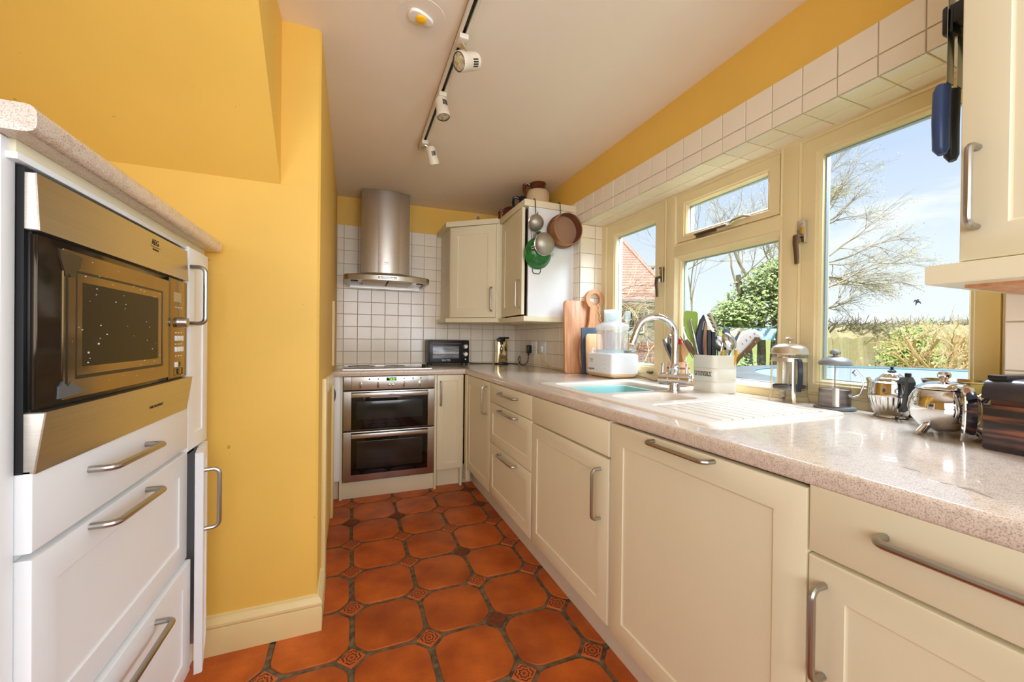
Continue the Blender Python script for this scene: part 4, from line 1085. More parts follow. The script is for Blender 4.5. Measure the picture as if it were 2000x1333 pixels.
MB().lathe([(.102, 0), (.103, .02), (.104, .145), (.106, .150)], 36, M=T @ Sx).build('bowl', CLEARPL, c)
MB().lathe([(0, .004), (.100, .004), (.1025, .018), (.1025, .022), (.099, .022), (.099, .010)], 32, M=T @ Sx).build('bowl_foot', glassmat('frosted_plastic', (.9, .95, .95), 1.4, .2, haze=.35, hazecol=(226, 230, 230)), c)
MB().lathe([(.016, .006), (.018, .10), (.012, .12), (0, .125)], 16, M=T).build('spindle', glassmat('hazy_plastic', (.92, .94, .95), 1.4, .2, haze=.55, hazecol=(214, 214, 214)), c)
MB().lathe([(.070, .02), (.074, .03), (.074, .115), (.07, .125)], 28, M=T @ Sx).build('inner_bowl', glassmat('pinkish_haze', (.95, .92, .92), 1.4, .2, haze=.25, hazecol=(226, 208, 208)), c)
MB().lathe([(.108, .142), (.109, .165), (.100, .172), (.055, .190), (.050, .200), (.05, .206)], 36, M=T @ Sx).build('lid', glassmat('lid_plastic', (.97, .98, .98), 1.45, .1, haze=.35, hazecol=(238, 242, 242)), c)
tub = [(x, y) for x, y in rrect(bc[0] - .035, bc[0] + .033, bc[1] - .045, bc[1] + .045, .02, 4)]
MB().rings([[(x, y, zz + .142 + z) for x, y in tub] for z in (.185, .20, .258)] + [[(bc[0] + (x - bc[0]) * 1.06, bc[1] + (y - bc[1]) * 1.06, zz + .142 + .262) for x, y in tub]]).build('feed_tube', glassmat('tube_plastic', (.97, .98, .98), 1.45, .1, haze=.45, hazecol=(240, 244, 244)), c)
MB().prism([(x, y) for x, y in rrect(bc[0] - .027, bc[0] + .025, bc[1] - .037, bc[1] + .037, .015, 4)], 'z', zz + .33, zz + .400, bev=.003).build('pusher', glassmat('pusher_plastic', (.92, .95, .95), 1.4, .2, haze=.6, hazecol=(230, 240, 240)), c)
MB().box(bc[0] + .055, bc[0] + .083, bc[1] - .07, bc[1] - .045, zz + .335, zz + .395, bev=.006).build('lid_tower', glassmat('tower_plastic', (.92, .95, .95), 1.4, .2, haze=.3, hazecol=(226, 240, 240)), c)
mb = MB().tube([(bc[0] + .058, bc[1] - .088, zz + .265), (bc[0] + .075, bc[1] - .118, zz + .268), (bc[0] + .078, bc[1] - .122, zz + .22), (bc[0] + .074, bc[1] - .118, zz + .165), (bc[0] + .056, bc[1] - .088, zz + .160)], [.012, .010, .009, .010, .012], 10)
mb.build('bowl_handle', glassmat('handle_plastic', (.88, .93, .92), 1.45, .1, haze=.3, hazecol=(206, 220, 218)), c)
MB().tube([(bc[0] + .045, bc[1] - .098, zz + .155), (bc[0] + .045, bc[1] - .098, zz + .262)], .0028, 8).build('latch_rod', NICKEL, c)
MB().box(bc[0] + .015, bc[0] + .062, bc[1] - .109, bc[1] - .095, zz + .146, zz + .162, bev=.003).build('latch', NICKEL, c)
cable('power_cable', 'grey flex end with plug lying behind the tap by the window frame', [(.76, 1.862, K + .022), (.765, 1.82, K + .014), (.755, 1.77, K + .012), (.745, 1.72, K + .005), (.752, 1.69, K + .006)], [.004] * 25, mat('grey_flex', (120, 112, 104), .5))

# ---------------------------------------------------------------- utensil pots
CR = mat('cream_enamel', (226, 222, 208), .28)
c = thing('utensil_crock', 'square cream enamel container lettered UTENSILS beside the tap', 'utensil pot', (.682, 1.268, K))
qx0, qx1, qy0, qy1 = .614, .752, 1.206, 1.330
def qr(i, z): return [(x, y, z) for x, y in rrect(qx0 + i, qx1 - i, qy0 + i, qy1 - i, .024 - i * .5, 6)]
zs = [(.004, 0), (0, .004)]
for zg in (.052, .108): zs += [(0, zg - .003), (.0012, zg - .0015), (-.0008, zg), (.0012, zg + .0015), (0, zg + .003)]
zs += [(0, .158), (-.0012, .161), (.001, .163), (.004, .161), (.005, .15), (.005, .006)]
MB().rings([qr(i, K + z) for i, z in zs], cap0=True, cap1=True).build('container', CR, c, ang=60)
text('UTENSILS', .025, face((qx0 - .0006, (qy0 + qy1) / 2, K + .084), (0, -1, 0), (0, 0, 1)), INK, c, wx=.80)
mb = MB()
# little slab serifs under and over the letters
for k in range(16):
    y = (qy0 + qy1) / 2 + .044 - k * .00587
    for z in (K + .0755, K + .0925): mb.box(qx0 - .0009, qx0, y - .0022, y + .0022, z - .0006, z + .0006)
o = mb.build('lettering_serifs', INK, c, smooth=False)

Rv, Dv = Vector((.9273, -.3742, 0)), Vector((.3742, .9273, 0))
UC = Vector((.683, 1.268, 0))
def U(s, z, d=0): return UC + Rv * s + Dv * d + Vector((0, 0, z))
def flat(mb, spine, widths, t=.003, nrm=None):
    """thin shaped strip along a spine, facing the room"""
    n = Vector(nrm) if nrm else -Dv
    P = [Vector(p) for p in spine]; lo = []
    for i, p in enumerate(P):
        tg = (P[min(i + 1, len(P) - 1)] - P[max(i - 1, 0)]).normalized(); sd = tg.cross(n).normalized()
        w = widths[i] / 2
        lo.append([p - sd * w + n * t * .2, p - sd * w * .8 + n * t / 2, p + sd * w * .8 + n * t / 2, p + sd * w + n * t * .2, p + sd * w - n * t * .2, p + sd * w * .8 - n * t / 2, p - sd * w * .8 - n * t / 2, p - sd * w - n * t * .2])
    mb.rings(lo, cap0=True, cap1=True); return mb
def ut(name, label, base, cat='utensil'):
    return thing(name, label, cat, tuple(base))
ZBASE = K + .03
LIME = mat('lime_silicone', (136, 164, 62), .45); DKB = mat('charcoal_plastic', (42, 48, 60), .35); COPW = mat('pinkish_wood', (206, 142, 112), .5, var=.2, vscale=8, stretch=(8, 8, 1)); PEARL = mat('steel_utensil', (196, 196, 196), .16, 1); PLW = mat('white_measuring_plastic', (226, 224, 224), .35)
b_ = U(-.035, ZBASE, .02); o = ut('spatula', 'lime green silicone spatula, tallest at the left of the crock', b_)
flat(MB(), [U(-.085, 1.075, .02), U(-.092, 1.10, .02), U(-.097, 1.135, .02), U(-.098, 1.17, .02), U(-.097, 1.198, .02), U(-.096, 1.208, .02)], [.018, .042, .056, .062, .060, .046], .008).build('blade', LIME, o)
MB().tube([b_, U(-.085, 1.08, .02)], .006, 8).build('handle', LIME, o)
b_ = U(-.03, ZBASE, -.01); o = ut('peeler', 'wooden handled peeler with looped steel blade at the left rim of the crock', b_)
MB().tube([b_, U(-.072, 1.018, .030), U(-.094, 1.045, .024), U(-.108, 1.066, .02), U(-.118, 1.082, .02)], [.008, .010, .0115, .011, .007], 10).build('handle', WOODD, o)
flat(MB(), [U(-.117, 1.08, .02), U(-.119, 1.10, .02), U(-.127, 1.118, .02), U(-.130, 1.130, .02), U(-.124, 1.140, .02), U(-.114, 1.140, .02)], [.008, .007, .007, .006, .006, .005], .003).build('blade', PEARL, o)
b_ = U(-.02, ZBASE, -.02); o = ut('palette_knife', 'slim steel handled utensil with end cap leaning left in the crock', b_)
MB().tube([b_, U(-.066, 1.02, .010), U(-.085, 1.07, -.005), U(-.098, 1.115, -.008), U(-.111, 1.163, -.01)], [.004, .0055, .006, .005, .0045], 10).build('handle', PEARL, o)
MB().sph(U(-.1115, 1.166, -.01), .006).build('end_cap', NICKEL, o)
b_ = U(-.05, ZBASE, 0); o = ut('fish_slice', 'tall black curved utensil handle at the left of the crock', b_)
flat(MB(), [b_, U(-.056, 1.02, .018), U(-.064, 1.06, .012), U(-.064, 1.10, .01), U(-.057, 1.14, .008), U(-.047, 1.175, .008), U(-.043, 1.19, .008)], [.03, .032, .033, .033, .028, .020, .014], .012).build('handle', DKB, o)
flat(MB(), [U(-.056, 1.03, .009), U(-.058, 1.10, .003), U(-.048, 1.165, .001)], [.002, .0025, .002], .002).build('handle_edge', PEARL, o)
b_ = U(-.02, ZBASE, .03); o = ut('wooden_spatula', 'broad pinkish wooden spatula in the middle of the crock', b_)
flat(MB(), [b_, U(-.030, 1.04, .035), U(-.036, 1.09, .035), U(-.038, 1.14, .035), U(-.036, 1.168, .035), U(-.035, 1.176, .035)], [.016, .02, .046, .042, .034, .024], .006).build('blade', COPW, o)
b_ = U(.02, ZBASE, .02); o = ut('slotted_turner', 'slotted steel turner leaning left above the crock', b_)
MB().tube([b_, U(.012, 1.08, .0), U(.008, 1.105, 0)], .004, 8).build('handle', PEARL, o)
sp_ = [U(.010, 1.098, 0), U(.004, 1.115, 0), U(-.010, 1.145, 0), U(-.024, 1.172, 0), U(-.034, 1.196, 0)]
tn = flat(MB(), sp_, [.010, .026, .032, .034, .030], .0022).build('blade', PEARL, o)
mb = MB()
for k in range(5):
    q = sp_[1].lerp(sp_[4], (k + .5) / 5)
    flat(mb, [q + Rv * -.006 + Vector((0, 0, .004)) - Dv * .0016, q + Rv * .006 - Vector((0, 0, .004)) - Dv * .0016], [.004, .004], .0008)
mb.build('slots', DARKIN, o)
for s, zt_, lab in ((-.040, 1.125, 'flat black utensil handle standing upright left of the slotted spoon'), (-.022, 1.118, 'short black utensil handle next to the steel ladle')):
    b_ = U(s * .6, ZBASE, -.02); o = ut('kitchen_utensil', lab, b_)
    flat(MB(), [b_, U(s, 1.02, -.028), U(s, 1.07, -.028), U(s - .001, zt_, -.028)], [.014, .017, .018, .017], .010).build('handle', BLACK, o)
b_ = U(.005, ZBASE, -.03); o = ut('ladle', 'deep steel ladle turned sideways at the front of the crock', b_)
Mx = AX(U(.002, 1.066, -.035), (-.55, -.75, .12)) @ Matrix.Diagonal((.8, 1.2, 1, 1))
MB().lathe([(0, -.022), (.018, -.019), (.028, -.010), (.034, .004), (.0345, .006), (.033, .005), (.026, -.009), (.016, -.017), (0, -.020)], 22, M=Mx).build('bowl', PEARL, o)
MB().tube([b_, U(.004, 1.03, -.04), U(.008, 1.06, -.045), U(.013, 1.10, -.04)], .0035, 8).build('handle', PEARL, o)
b_ = U(.035, ZBASE, -.02); o = ut('skimmer', 'large perforated steel skimming spoon at the front of the crock', b_)
flat(MB(), [b_, U(.030, 1.01, -.036), U(.030, 1.035, -.045), U(.030, 1.05, -.052)], [.010, .012, .010, .016], .003).build('handle', PEARL, o)
Mx = Matrix.Translation(U(.030, 1.078, -.058)) @ AX((0, 0, 0), -Dv + Vector((0, 0, .25))) @ Matrix.Diagonal((.82, 1.12, 1, 1))
MB().lathe([(0, .012), (.014, .0105), (.026, .004), (.034, -.003), (.035, -.002), (.030, .004), (.024, .008), (.012, .0125), (0, .0135)], 26, M=Mx).build('spoon', PEARL, o)
mb = MB()
for r_, n_ in ((.006, 5), (.013, 9), (.020, 12)):
    for k in range(n_):
        a = 2 * PI * k / n_ + r_ * 50
        mb.lathe([(0, .0148 - r_ * .28), (.0018, .0146 - r_ * .28)], 6, M=Mx @ Matrix.Translation((r_ * math.cos(a), r_ * math.sin(a), 0)))
mb.build('perforations', DARKIN, o, smooth=False)['kind'] = 'stuff'
b_ = U(.05, ZBASE, .03); o = ut('serving_spoon', 'dark grey plastic spoon behind the skimming spoon', b_)
flat(MB(), [b_, U(.055, 1.03, .02), U(.060, 1.08, .02), U(.064, 1.10, .02), U(.058, 1.12, .02), U(.045, 1.128, .02)], [.010, .010, .02, .034, .034, .020], .006).build('spoon', mat('grey_plastic', (88, 90, 96), .35), o)
b_ = U(.02, ZBASE, .04); o = ut('masher', 'black rounded utensil top peeping over the skimming spoon', b_)
flat(MB(), [b_, U(.020, 1.07, .04), U(.018, 1.10, .04), U(.018, 1.125, .04), U(.018, 1.138, .04)], [.010, .012, .026, .034, .022], .006).build('head', BLACK, o)
b_ = U(.035, ZBASE, .01); o = ut('paring_knife', 'slim dark blue tapered knife handle pointing up right in the crock', b_)
flat(MB(), [b_, U(.052, 1.03, -.02), U(.066, 1.06, -.02), U(.080, 1.09, -.02), U(.092, 1.115, -.02), U(.095, 1.121, -.02)], [.006, .009, .014, .012, .006, .003], .006).build('handle', mat('blue_grey_plastic', (86, 98, 128), .35), o)
b_ = U(.05, ZBASE, .035); o = ut('skewer', 'thin dark metal skewer sticking up out of the crock', b_)
MB().tube([b_, U(.055, 1.12, .035), U(.060, 1.205, .035)], [.0016, .0014, .0008], 6).build('rod', BRASS, o)
b_ = U(.03, ZBASE, .0); o = ut('kitchen_knife', 'knife with riveted brown wooden handle leaning out at the right', b_)
flat(MB(), [b_, U(.085, 1.005, -.03), U(.095, 1.016, -.03), U(.12, 1.04, -.03), U(.145, 1.066, -.03), U(.163, 1.090, -.03), U(.172, 1.092, -.03)], [.014, .015, .017, .020, .021, .024, .012], .012).build('handle', WOODD, o)
for s, z in ((.108, 1.028), (.152, 1.077)): MB().lathe([(0, .0015), (.0035, .001), (.0038, 0)], 10, M=AX(U(s, z, -.0362), -Dv)).build('rivet', PEARL, o)
b_ = U(.05, ZBASE, .02); o = ut('measuring_scoop', 'white plastic measuring scraper with printed scale at the right of the crock', b_)
flat(MB(), [b_, U(.072, 1.01, -.005), U(.092, 1.035, .0), U(.115, 1.06, .0), U(.14, 1.094, .0), U(.172, 1.112, .0), U(.196, 1.104, .0), U(.204, 1.096, 0)], [.018, .018, .024, .045, .052, .044, .028, .012], .003).build('blade', PLW, o)
RED = mat('red_print', (196, 70, 60), .5)
for k, s in enumerate(('1', '2', '3', '4')): text(s, .014, face(U(.118 + .017 * k, 1.068 + .0145 * k, -.0022), (.8 * Rv + Vector((0, 0, .6))), Vector((0, 0, .8)) - .6 * Rv), RED if k > 1 else INK, o)
for s, lab, m in ((.012, 'yellow utensil end low at the front of the crock', mat('amber_plastic', (226, 166, 30), .35)), (.068, 'yellow looped utensil end by the wooden knife handle', bpy.data.materials.get('amber_plastic') or None), (.022, 'green utensil end low in the middle of the crock', LIME)):
    m = m or bpy.data.materials['amber_plastic']
    b_ = U(s * .6, ZBASE, -.03); o = ut('kitchen_utensil', lab, b_)
    MB().tube([b_, U(s, 1.015, -.04), U(s + .001, 1.042, -.04)], [.005, .006, .007], 10).build('handle', m, o)

c = thing('wooden_pot', 'painted wooden pot with black letters half hidden behind the tap', 'utensil pot', (.728, 1.52, K))
PWD = mat('painted_pot_wood', (232, 176, 130), .5, var=.25, vscale=7, stretch=(8, 8, 1))
MB().lathe([(0, .001), (.044, .001), (.048, .006), (.053, .045), (.055, .075), (.050, .092), (.048, .10), (.049, .118), (.045, .118), (.044, .095), (.048, .07), (.044, .012), (0, .012)], 28, M=Matrix.Translation((.728, 1.52, K))).build('pot', PWD, c)
MB().lathe([(.0505, .0925), (.0512, .0905), (.0528, .0875), (.0535, .0845)], 28, M=Matrix.Translation((.728, 1.52, K))).build('dark_band', WOODD, c)
PC = Vector((.728, 1.52, 0))
def Vp(s, z, d=0): return PC + Rv * s + Dv * d + Vector((0, 0, z))
for k, ch in enumerate('HOMED'):
    a = (-.62 + .31 * k)
    n_ = (-Dv * math.cos(a) + Rv * math.sin(a)); rt_ = Vector((-n_.y, n_.x, 0))
    text(ch, .030, face(PC + n_ * .0560 + Vector((0, 0, K + .055)), rt_, (0, 0, 1)), INK, c)
o = ut('table_knife', 'steel handled knife leaning left in the wooden pot', Vp(-.02, K + .02))
MB().tube([Vp(-.02, K + .02), Vp(-.042, .985, -.02), Vp(-.062, 1.03, -.02), Vp(-.083, 1.085, -.02)], [.004, .006, .008, .006], 8).build('handle', mat('dull_steel', (130, 122, 120), .35, .9), o)
o = ut('peeler', 'dark handled peeler leaning left in the wooden pot', Vp(-.01, K + .02))
MB().tube([Vp(-.01, K + .02), Vp(-.034, .985, -.03), Vp(-.048, 1.02, -.03), Vp(-.062, 1.062, -.03)], [.005, .007, .009, .007], 8).build('handle', BLACK, o)
o = ut('serving_spoon', 'big polished steel spoon standing in the wooden pot', Vp(-.015, K + .02))
MB().tube([Vp(-.015, K + .02), Vp(-.04, 1.04, .0)], .0035, 8).build('handle', PEARL, o)
MB().sph((0, 0, 0), (.024, .006, .034), M=Matrix.Translation(Vp(-.047, 1.075, 0)) @ AX((0, 0, 0), (0, 0, 1)) @ Matrix.Rotation(-.38, 4, 'Z')).build('bowl', PEARL, o)
o = ut('spatula', 'red tipped utensil behind the tap in the wooden pot', Vp(.01, K + .02))
MB().tube([Vp(.01, K + .02), Vp(.007, 1.06, 0)], .006, 8).build('handle', PWD, o)
MB().lathe([(.008, 0), (.009, .012), (.008, .026), (.004, .030), (0, .030)], 12, M=Matrix.Translation(Vp(.007, 1.06, 0))).build('tip', mat('red_plastic', (204, 38, 44), .4), o)
o = ut('wooden_spoon', 'pale wooden spoon leaning right in the wooden pot', Vp(.0, K + .02))
MB().tube([Vp(.0, K + .02), Vp(.018, .99, -.01)], .006, 8).build('handle', WOODL, o)
flat(MB(), [Vp(.018, .985, -.01), Vp(.024, 1.01, -.01), Vp(.030, 1.04, -.01), Vp(.034, 1.065, -.01), Vp(.036, 1.082, -.01)], [.014, .034, .046, .042, .022], .009).build('spoon', WOODL, o)
o = ut('skewer', 'dark metal rod slanting from the wooden pot towards the crock', Vp(.05, .99))
MB().tube([Vp(.062, .995, -.02), Vp(.0, 1.10, -.02)], .0022, 6).build('rod', BRASS, o)
# ---------------------------------------------------------------- coffee and tea pots on the sill side
def V3(p): return Vector(p)
c = thing('cafetiere', 'tall glass cafetiere with domed lid and black handle by the window mullion', 'cafetiere', (.738, .988, K))
T = Matrix.Translation((.738, .988, K)); CREAMET = mat('worn_pale_metal', (206, 192, 170), .3, .75, var=.12, vscale=14)
Q = Vector((.738, .988, 0))
MB().lathe([(0, .022), (.052, .022), (.054, .028), (.054, .17), (.055, .178)], 32, M=T).build('beaker', CLEAR, c)
MB().lathe([(.0555, .150), (.0565, .150), (.0565, .164), (.0555, .164), (.0555, .150)], 32, M=T).build('collar', CREAMET, c)
for k in range(4):
    a = math.radians(40 + 90 * k + 8); n_ = Vector((math.cos(a), math.sin(a), 0)); s_ = Vector((-n_.y, n_.x, 0))
    flat(MB(), [Q + n_ * .0565 + Vector((0, 0, K + .158)), Q + n_ * .0575 + Vector((0, 0, K + .10)), Q + n_ * .0572 + Vector((0, 0, K + .04)), Q + n_ * .060 + Vector((0, 0, K + .018)), Q + n_ * .066 + Vector((0, 0, K + .002)), Q + n_ * .058 + Vector((0, 0, K + .0022))], [.013, .013, .013, .013, .012, .010], .0016, n_).build('leg', CREAMET, c)
MB().lathe([(.060, .176), (.061, .180), (.059, .184), (.058, .196), (.050, .206), (.034, .214), (.014, .2175), (0, .218)], 32, M=T).build('lid', CREAMET, c)
MB().lathe([(.005, .217), (.005, .225), (.013, .232), (.014, .236), (.009, .240), (0, .241)], 18, M=T).build('knob', CREAMET, c)
MB().tube([T @ V3((0, 0, .215)), T @ V3((0, 0, .05))], .0022, 8).build('plunger_rod', NICKEL, c)
MB().lathe([(0, .046), (.050, .046), (.052, .050), (.050, .056), (0, .054)], 28, M=T).build('plunger_disc', NICKEL, c)
MB().lathe([(.051, .052), (.0525, .058), (.051, .062)], 28, M=T).build('plunger_spring', mat('spring_dark', (90, 84, 80), .4, .8), c)
hn = Vector((-.25, -.97, 0)).normalized()
hn = (Vector((CX, 0, 0)) - Q).normalized() * .9 + Vector((.35, -.1, 0)); hn.z = 0; hn.normalize()
flat(MB(), [Q + hn * .057 + V3((0, 0, K + .160)), Q + hn * .072 + V3((0, 0, K + .163)), Q + hn * .082 + V3((0, 0, K + .150)), Q + hn * .086 + V3((0, 0, K + .11)), Q + hn * .082 + V3((0, 0, K + .07)), Q + hn * .074 + V3((0, 0, K + .045))], [.012, .014, .016, .016, .016, .014], .010, hn).build('handle', DKB, c)

c = thing('cafetiere', 'small glass cafetiere with grey lid and wire handle beside the drainer', 'cafetiere', (.730, .832, K))
T = Matrix.Translation((.730, .832, K)); Q = Vector((.730, .832, 0)); GREYL = mat('matt_grey_metal', (138, 140, 142), .45, .5)
MB().lathe([(0, .012), (.040, .012), (.0415, .018), (.0415, .140), (.042, .148)], 30, M=T).build('beaker', CLEAR, c)
MB().lathe([(0, 0), (.055, 0), (.058, .003), (.055, .008), (.045, .012), (.03, .0125)], 30, M=T).build('base', GREYL, c)
gm = MB()
gm.lathe([(.0425, .012), (.0432, .012), (.0432, .066), (.0425, .066), (.0425, .012)], 30, M=T)
gm.build('metal_sleeve', mat('etched_metal', (160, 152, 150), .35, .9, var=.45, vscale=5, stretch=(1, 1, 14)), c)
n_ = (Vector((CX, 0, 0)) - Q).normalized()
sl = Q + n_ * .044; sd = Vector((-n_.y, n_.x, 0))
flat(MB(), [sl + sd * .004 + V3((0, 0, K + .012)), sl + sd * .004 + V3((0, 0, K + .072))], [.020, .020], .004, n_).build('front_plate', NICKEL, c)
MB().lathe([(.0435, .146), (.046, .150), (.044, .158), (.034, .168), (.018, .175), (0, .177)], 30, M=T).build('lid', GREYL, c)
MB().lathe([(.006, .175), (.006, .181), (.014, .184), (.016, .190), (.012, .196), (0, .199)], 20, M=T).build('knob', GREYL, c)
MB().tube([T @ V3((0, 0, .172)), T @ V3((0, 0, .05))], .002, 8).build('plunger_rod', NICKEL, c)
MB().lathe([(0, .060), (.039, .060), (.040, .064), (0, .066)], 26, M=T).build('plunger_disc', NICKEL, c)
hv = (Rv * .75 - Dv * .66).normalized()
for k in (-1, 1):
    ss = Vector((-hv.y, hv.x, 0)) * .014 * k
    pts = [Q + hv * .043 + ss * .5 + V3((0, 0, K + .04)), Q + hv * .062 + ss + V3((0, 0, K + .05)), Q + hv * .072 + ss + V3((0, 0, K + .085)), Q + hv * .068 + ss + V3((0, 0, K + .112)), Q + hv * .052 + ss + V3((0, 0, K + .134)), Q + hv * .045 + ss + V3((0, 0, K + .124)), Q + hv * .053 + ss + V3((0, 0, K + .114))]
    MB().tube(pts, .0026, 8).build('wire_handle', PEARL, c)

c = thing('teapot', 'silver teapot with ribbed lower body and square ebony handle', 'teapot', (.735, .683, K))
Q = Vector((.735, .683, 0)); T = Matrix.Translation((Q.x, Q.y, K))
fl = lambda k, a: .030 * math.cos(28 * a) if 2 <= k <= 6 else 0
MB().lathe([(.034, .004), (.035, .006), (.037, .010), (.044, .024), (.051, .044), (.0535, .058), (.054, .064)], 140, M=T, flute=fl).build('ribbed_body', SILVER, c, ang=80)
MB().lathe([(.0545, .063), (.055, .066), (.0535, .068), (.053, .080), (.0505, .100), (.0495, .104), (.045, .107), (.036, .109)], 40, M=T).build('upper_body', SILVER, c)
MB().lathe([(0, 0), (.038, 0), (.040, .002), (.038, .005), (.034, .006)], 36, M=T).build('foot', SILVER, c)
MB().lathe([(.037, .108), (.038, .111), (.035, .115), (.030, .118)], 36, M=T).build('lid_rim', SILVER, c)
MB().lathe([(.030, .117), (.026, .122), (.018, .130), (.010, .135), (0, .136)], 96, M=T, flute=lambda k, a: .05 * math.cos(16 * a) if 0 < k < 4 else 0).build('lid', SILVER, c, ang=80)
MB().lathe([(.008, .134), (.011, .138), (.006, .142), (.003, .146), (.005, .149), (.002, .153), (0, .154)], 14, M=T).build('finial', BLACK, c)
hv = Vector((-.625, -.78, 0)); sd = Vector((-hv.y, hv.x, 0))
DKH = mat('ebony_handle', (66, 72, 76), .35)
def hq(r, z): return Q + hv * r + V3((0, 0, K + z))
strap(MB(), [hq(.040, .104), hq(.058, .119), hq(.078, .121), hq(.084, .112), hq(.082, .085), hq(.074, .055), hq(.060, .034), hq(.048, .028)], [.018, .019, .020, .021, .020, .020, .018, .016], .012, sd).build('handle', DKH, c, ang=30)
B(-.007, .007, -.006, .006, 0, .013, bev=.003, M=Matrix.Translation(hq(.074, .125))).build('thumb_piece', BLACK, c)
sv = Vector((.10, .99, 0))
MB().tube([Q + sv * .042 + V3((0, 0, K + .06)), Q + sv * .055 + V3((0, 0, K + .078)), Q + sv * .057 + V3((0, 0, K + .098)), Q + sv * .063 + V3((0, 0, K + .113))], [.014, .011, .008, .006], 14).build('spout', SILVER, c)

c = thing('teapot', 'round polished steel teapot on splayed legs in front of the striped box', 'teapot', (.565, .505, K))
Q = Vector((.565, .505, 0)); T = Matrix.Translation((Q.x, Q.y, K + .062))
MB().lathe([(0, -.052), (.024, -.050), (.044, -.040), (.058, -.021), (.0635, .002), (.061, .024), (.053, .042), (.047, .050), (.045, .052)], 44, M=T, sx=1.0).build('body', CHROME, c, ang=60)
MB().lathe([(.0500, .050), (.0505, .052), (.040, .060), (.022, .066), (.006, .068), (0, .068)], 40, M=T).build('lid', CHROME, c)
MB().lathe([(.008, .066), (.0055, .071), (.007, .074), (.0115, .079), (.0125, .085), (.0095, .091), (0, .094)], 22, M=T).build('knob', CHROME, c)
for dx_, dy_ in ((-.063, .018), (-.018, -.068), (.055, .03), (.03, -.058)):
    n_ = Vector((dx_, dy_, 0)).normalized()
    MB().tube([Q + n_ * .034 + V3((0, 0, K + .036)), Q + n_ * .066 + V3((0, 0, K + .005))], [.0080, .0090], 14).build('leg', CHROME, c)
hv = Vector((-.62, -.785, 0)); sd = Vector((-hv.y, hv.x, 0))
def h2(r, z): return Q + hv * r + V3((0, 0, K + z))
strap(MB(), [h2(.038, .116), h2(.056, .124), h2(.070, .120), h2(.077, .104), h2(.079, .072), h2(.078, .040), h2(.075, .015), h2(.072, .001)], [.018, .021, .023, .024, .024, .024, .023, .023], .009, sd).build('handle', CHROME, c, ang=50)
sv = Vector((.55, -.83, 0)).normalized()
MB().tube([Q + sv * .048 + V3((0, 0, K + .066)), Q + sv * .068 + V3((0, 0, K + .098)), Q + sv * .080 + V3((0, 0, K + .104)), Q + sv * .094 + V3((0, 0, K + .086))], [.017, .011, .008, .006], 14).build('spout', CHROME, c)

c = thing('mixing_bowl', 'wide steel bowl behind the round teapot', 'bowl', (.712, .535, K))
MB().lathe([(0, .002), (.030, .001), (.048, .020), (.066, .060), (.074, .105), (.076, .122), (.078, .124), (.076, .126), (.072, .106), (.062, .06), (.045, .024), (0, .008)], 36, M=Matrix.Translation((.712, .535, K)) @ Matrix.Diagonal((.88, .88, 1, 1))).build('bowl', PEARL, c)
EBO = bpy.data.materials.new('striped_ebony'); EBO.use_nodes = True
t = EBO.node_tree; b = t.nodes['Principled BSDF']; b.inputs['Roughness'].default_value = .22
tc = N(t, 'ShaderNodeTexCoord'); mp = N(t, 'ShaderNodeMapping'); mp.inputs['Scale'].default_value = (1.5, 1.5, 16)
nz = N(t, 'ShaderNodeTexNoise'); nz.inputs['Scale'].default_value = 3.2; nz.inputs['Detail'].default_value = 6
rp = N(t, 'ShaderNodeValToRGB'); e = rp.color_ramp.elements
e[0].position = .44; e[0].color = (*s2l((44, 42, 46)), 1); e[1].position = .60; e[1].color = (*s2l((136, 84, 62)), 1)
t.links.new(tc.outputs['Object'], mp.inputs[0]); t.links.new(mp.outputs[0], nz.inputs[0]); t.links.new(nz.outputs[0], rp.inputs[0]); t.links.new(rp.outputs[0], b.inputs['Base Color'])
c = thing('wooden_box', 'dark striped wooden box with rounded lid at the right end of the worktop', 'box', (.56, .33, K))
bm_ = Matrix.Translation((.468, .410, K)) @ Matrix.Rotation(math.radians(-8), 4, 'Z')
B(0, .19, -.16, 0, .001, .096, bev=.004, M=bm_).build('box_body', EBO, c)
EBL = mat('dark_lacquer_lid', (52, 50, 56), .25, var=.3, vscale=4, stretch=(1, 1, 12), coat=.3)
MB().prism([(-.002, .108), (.02, .106), (.19, .106), (.19, .150), (.03, .150), (.012, .144), (.002, .130)], 'y', -.162, .002, bev=.003, M=bm_).build('lid', EBL, c)
B(.012, .185, -.15, -.008, .095, .107, M=bm_).build('lid_lip', mat('box_inside', (92, 58, 44), .5), c)
B(.004, .020, -.155, -.10, .0965, .0985, M=bm_).build('paper_edge', WHITEPL, c)
B(.016, .19, -.03, -.0, .146, .157, bev=.002, M=bm_).build('hinge_rail', BLACK, c)

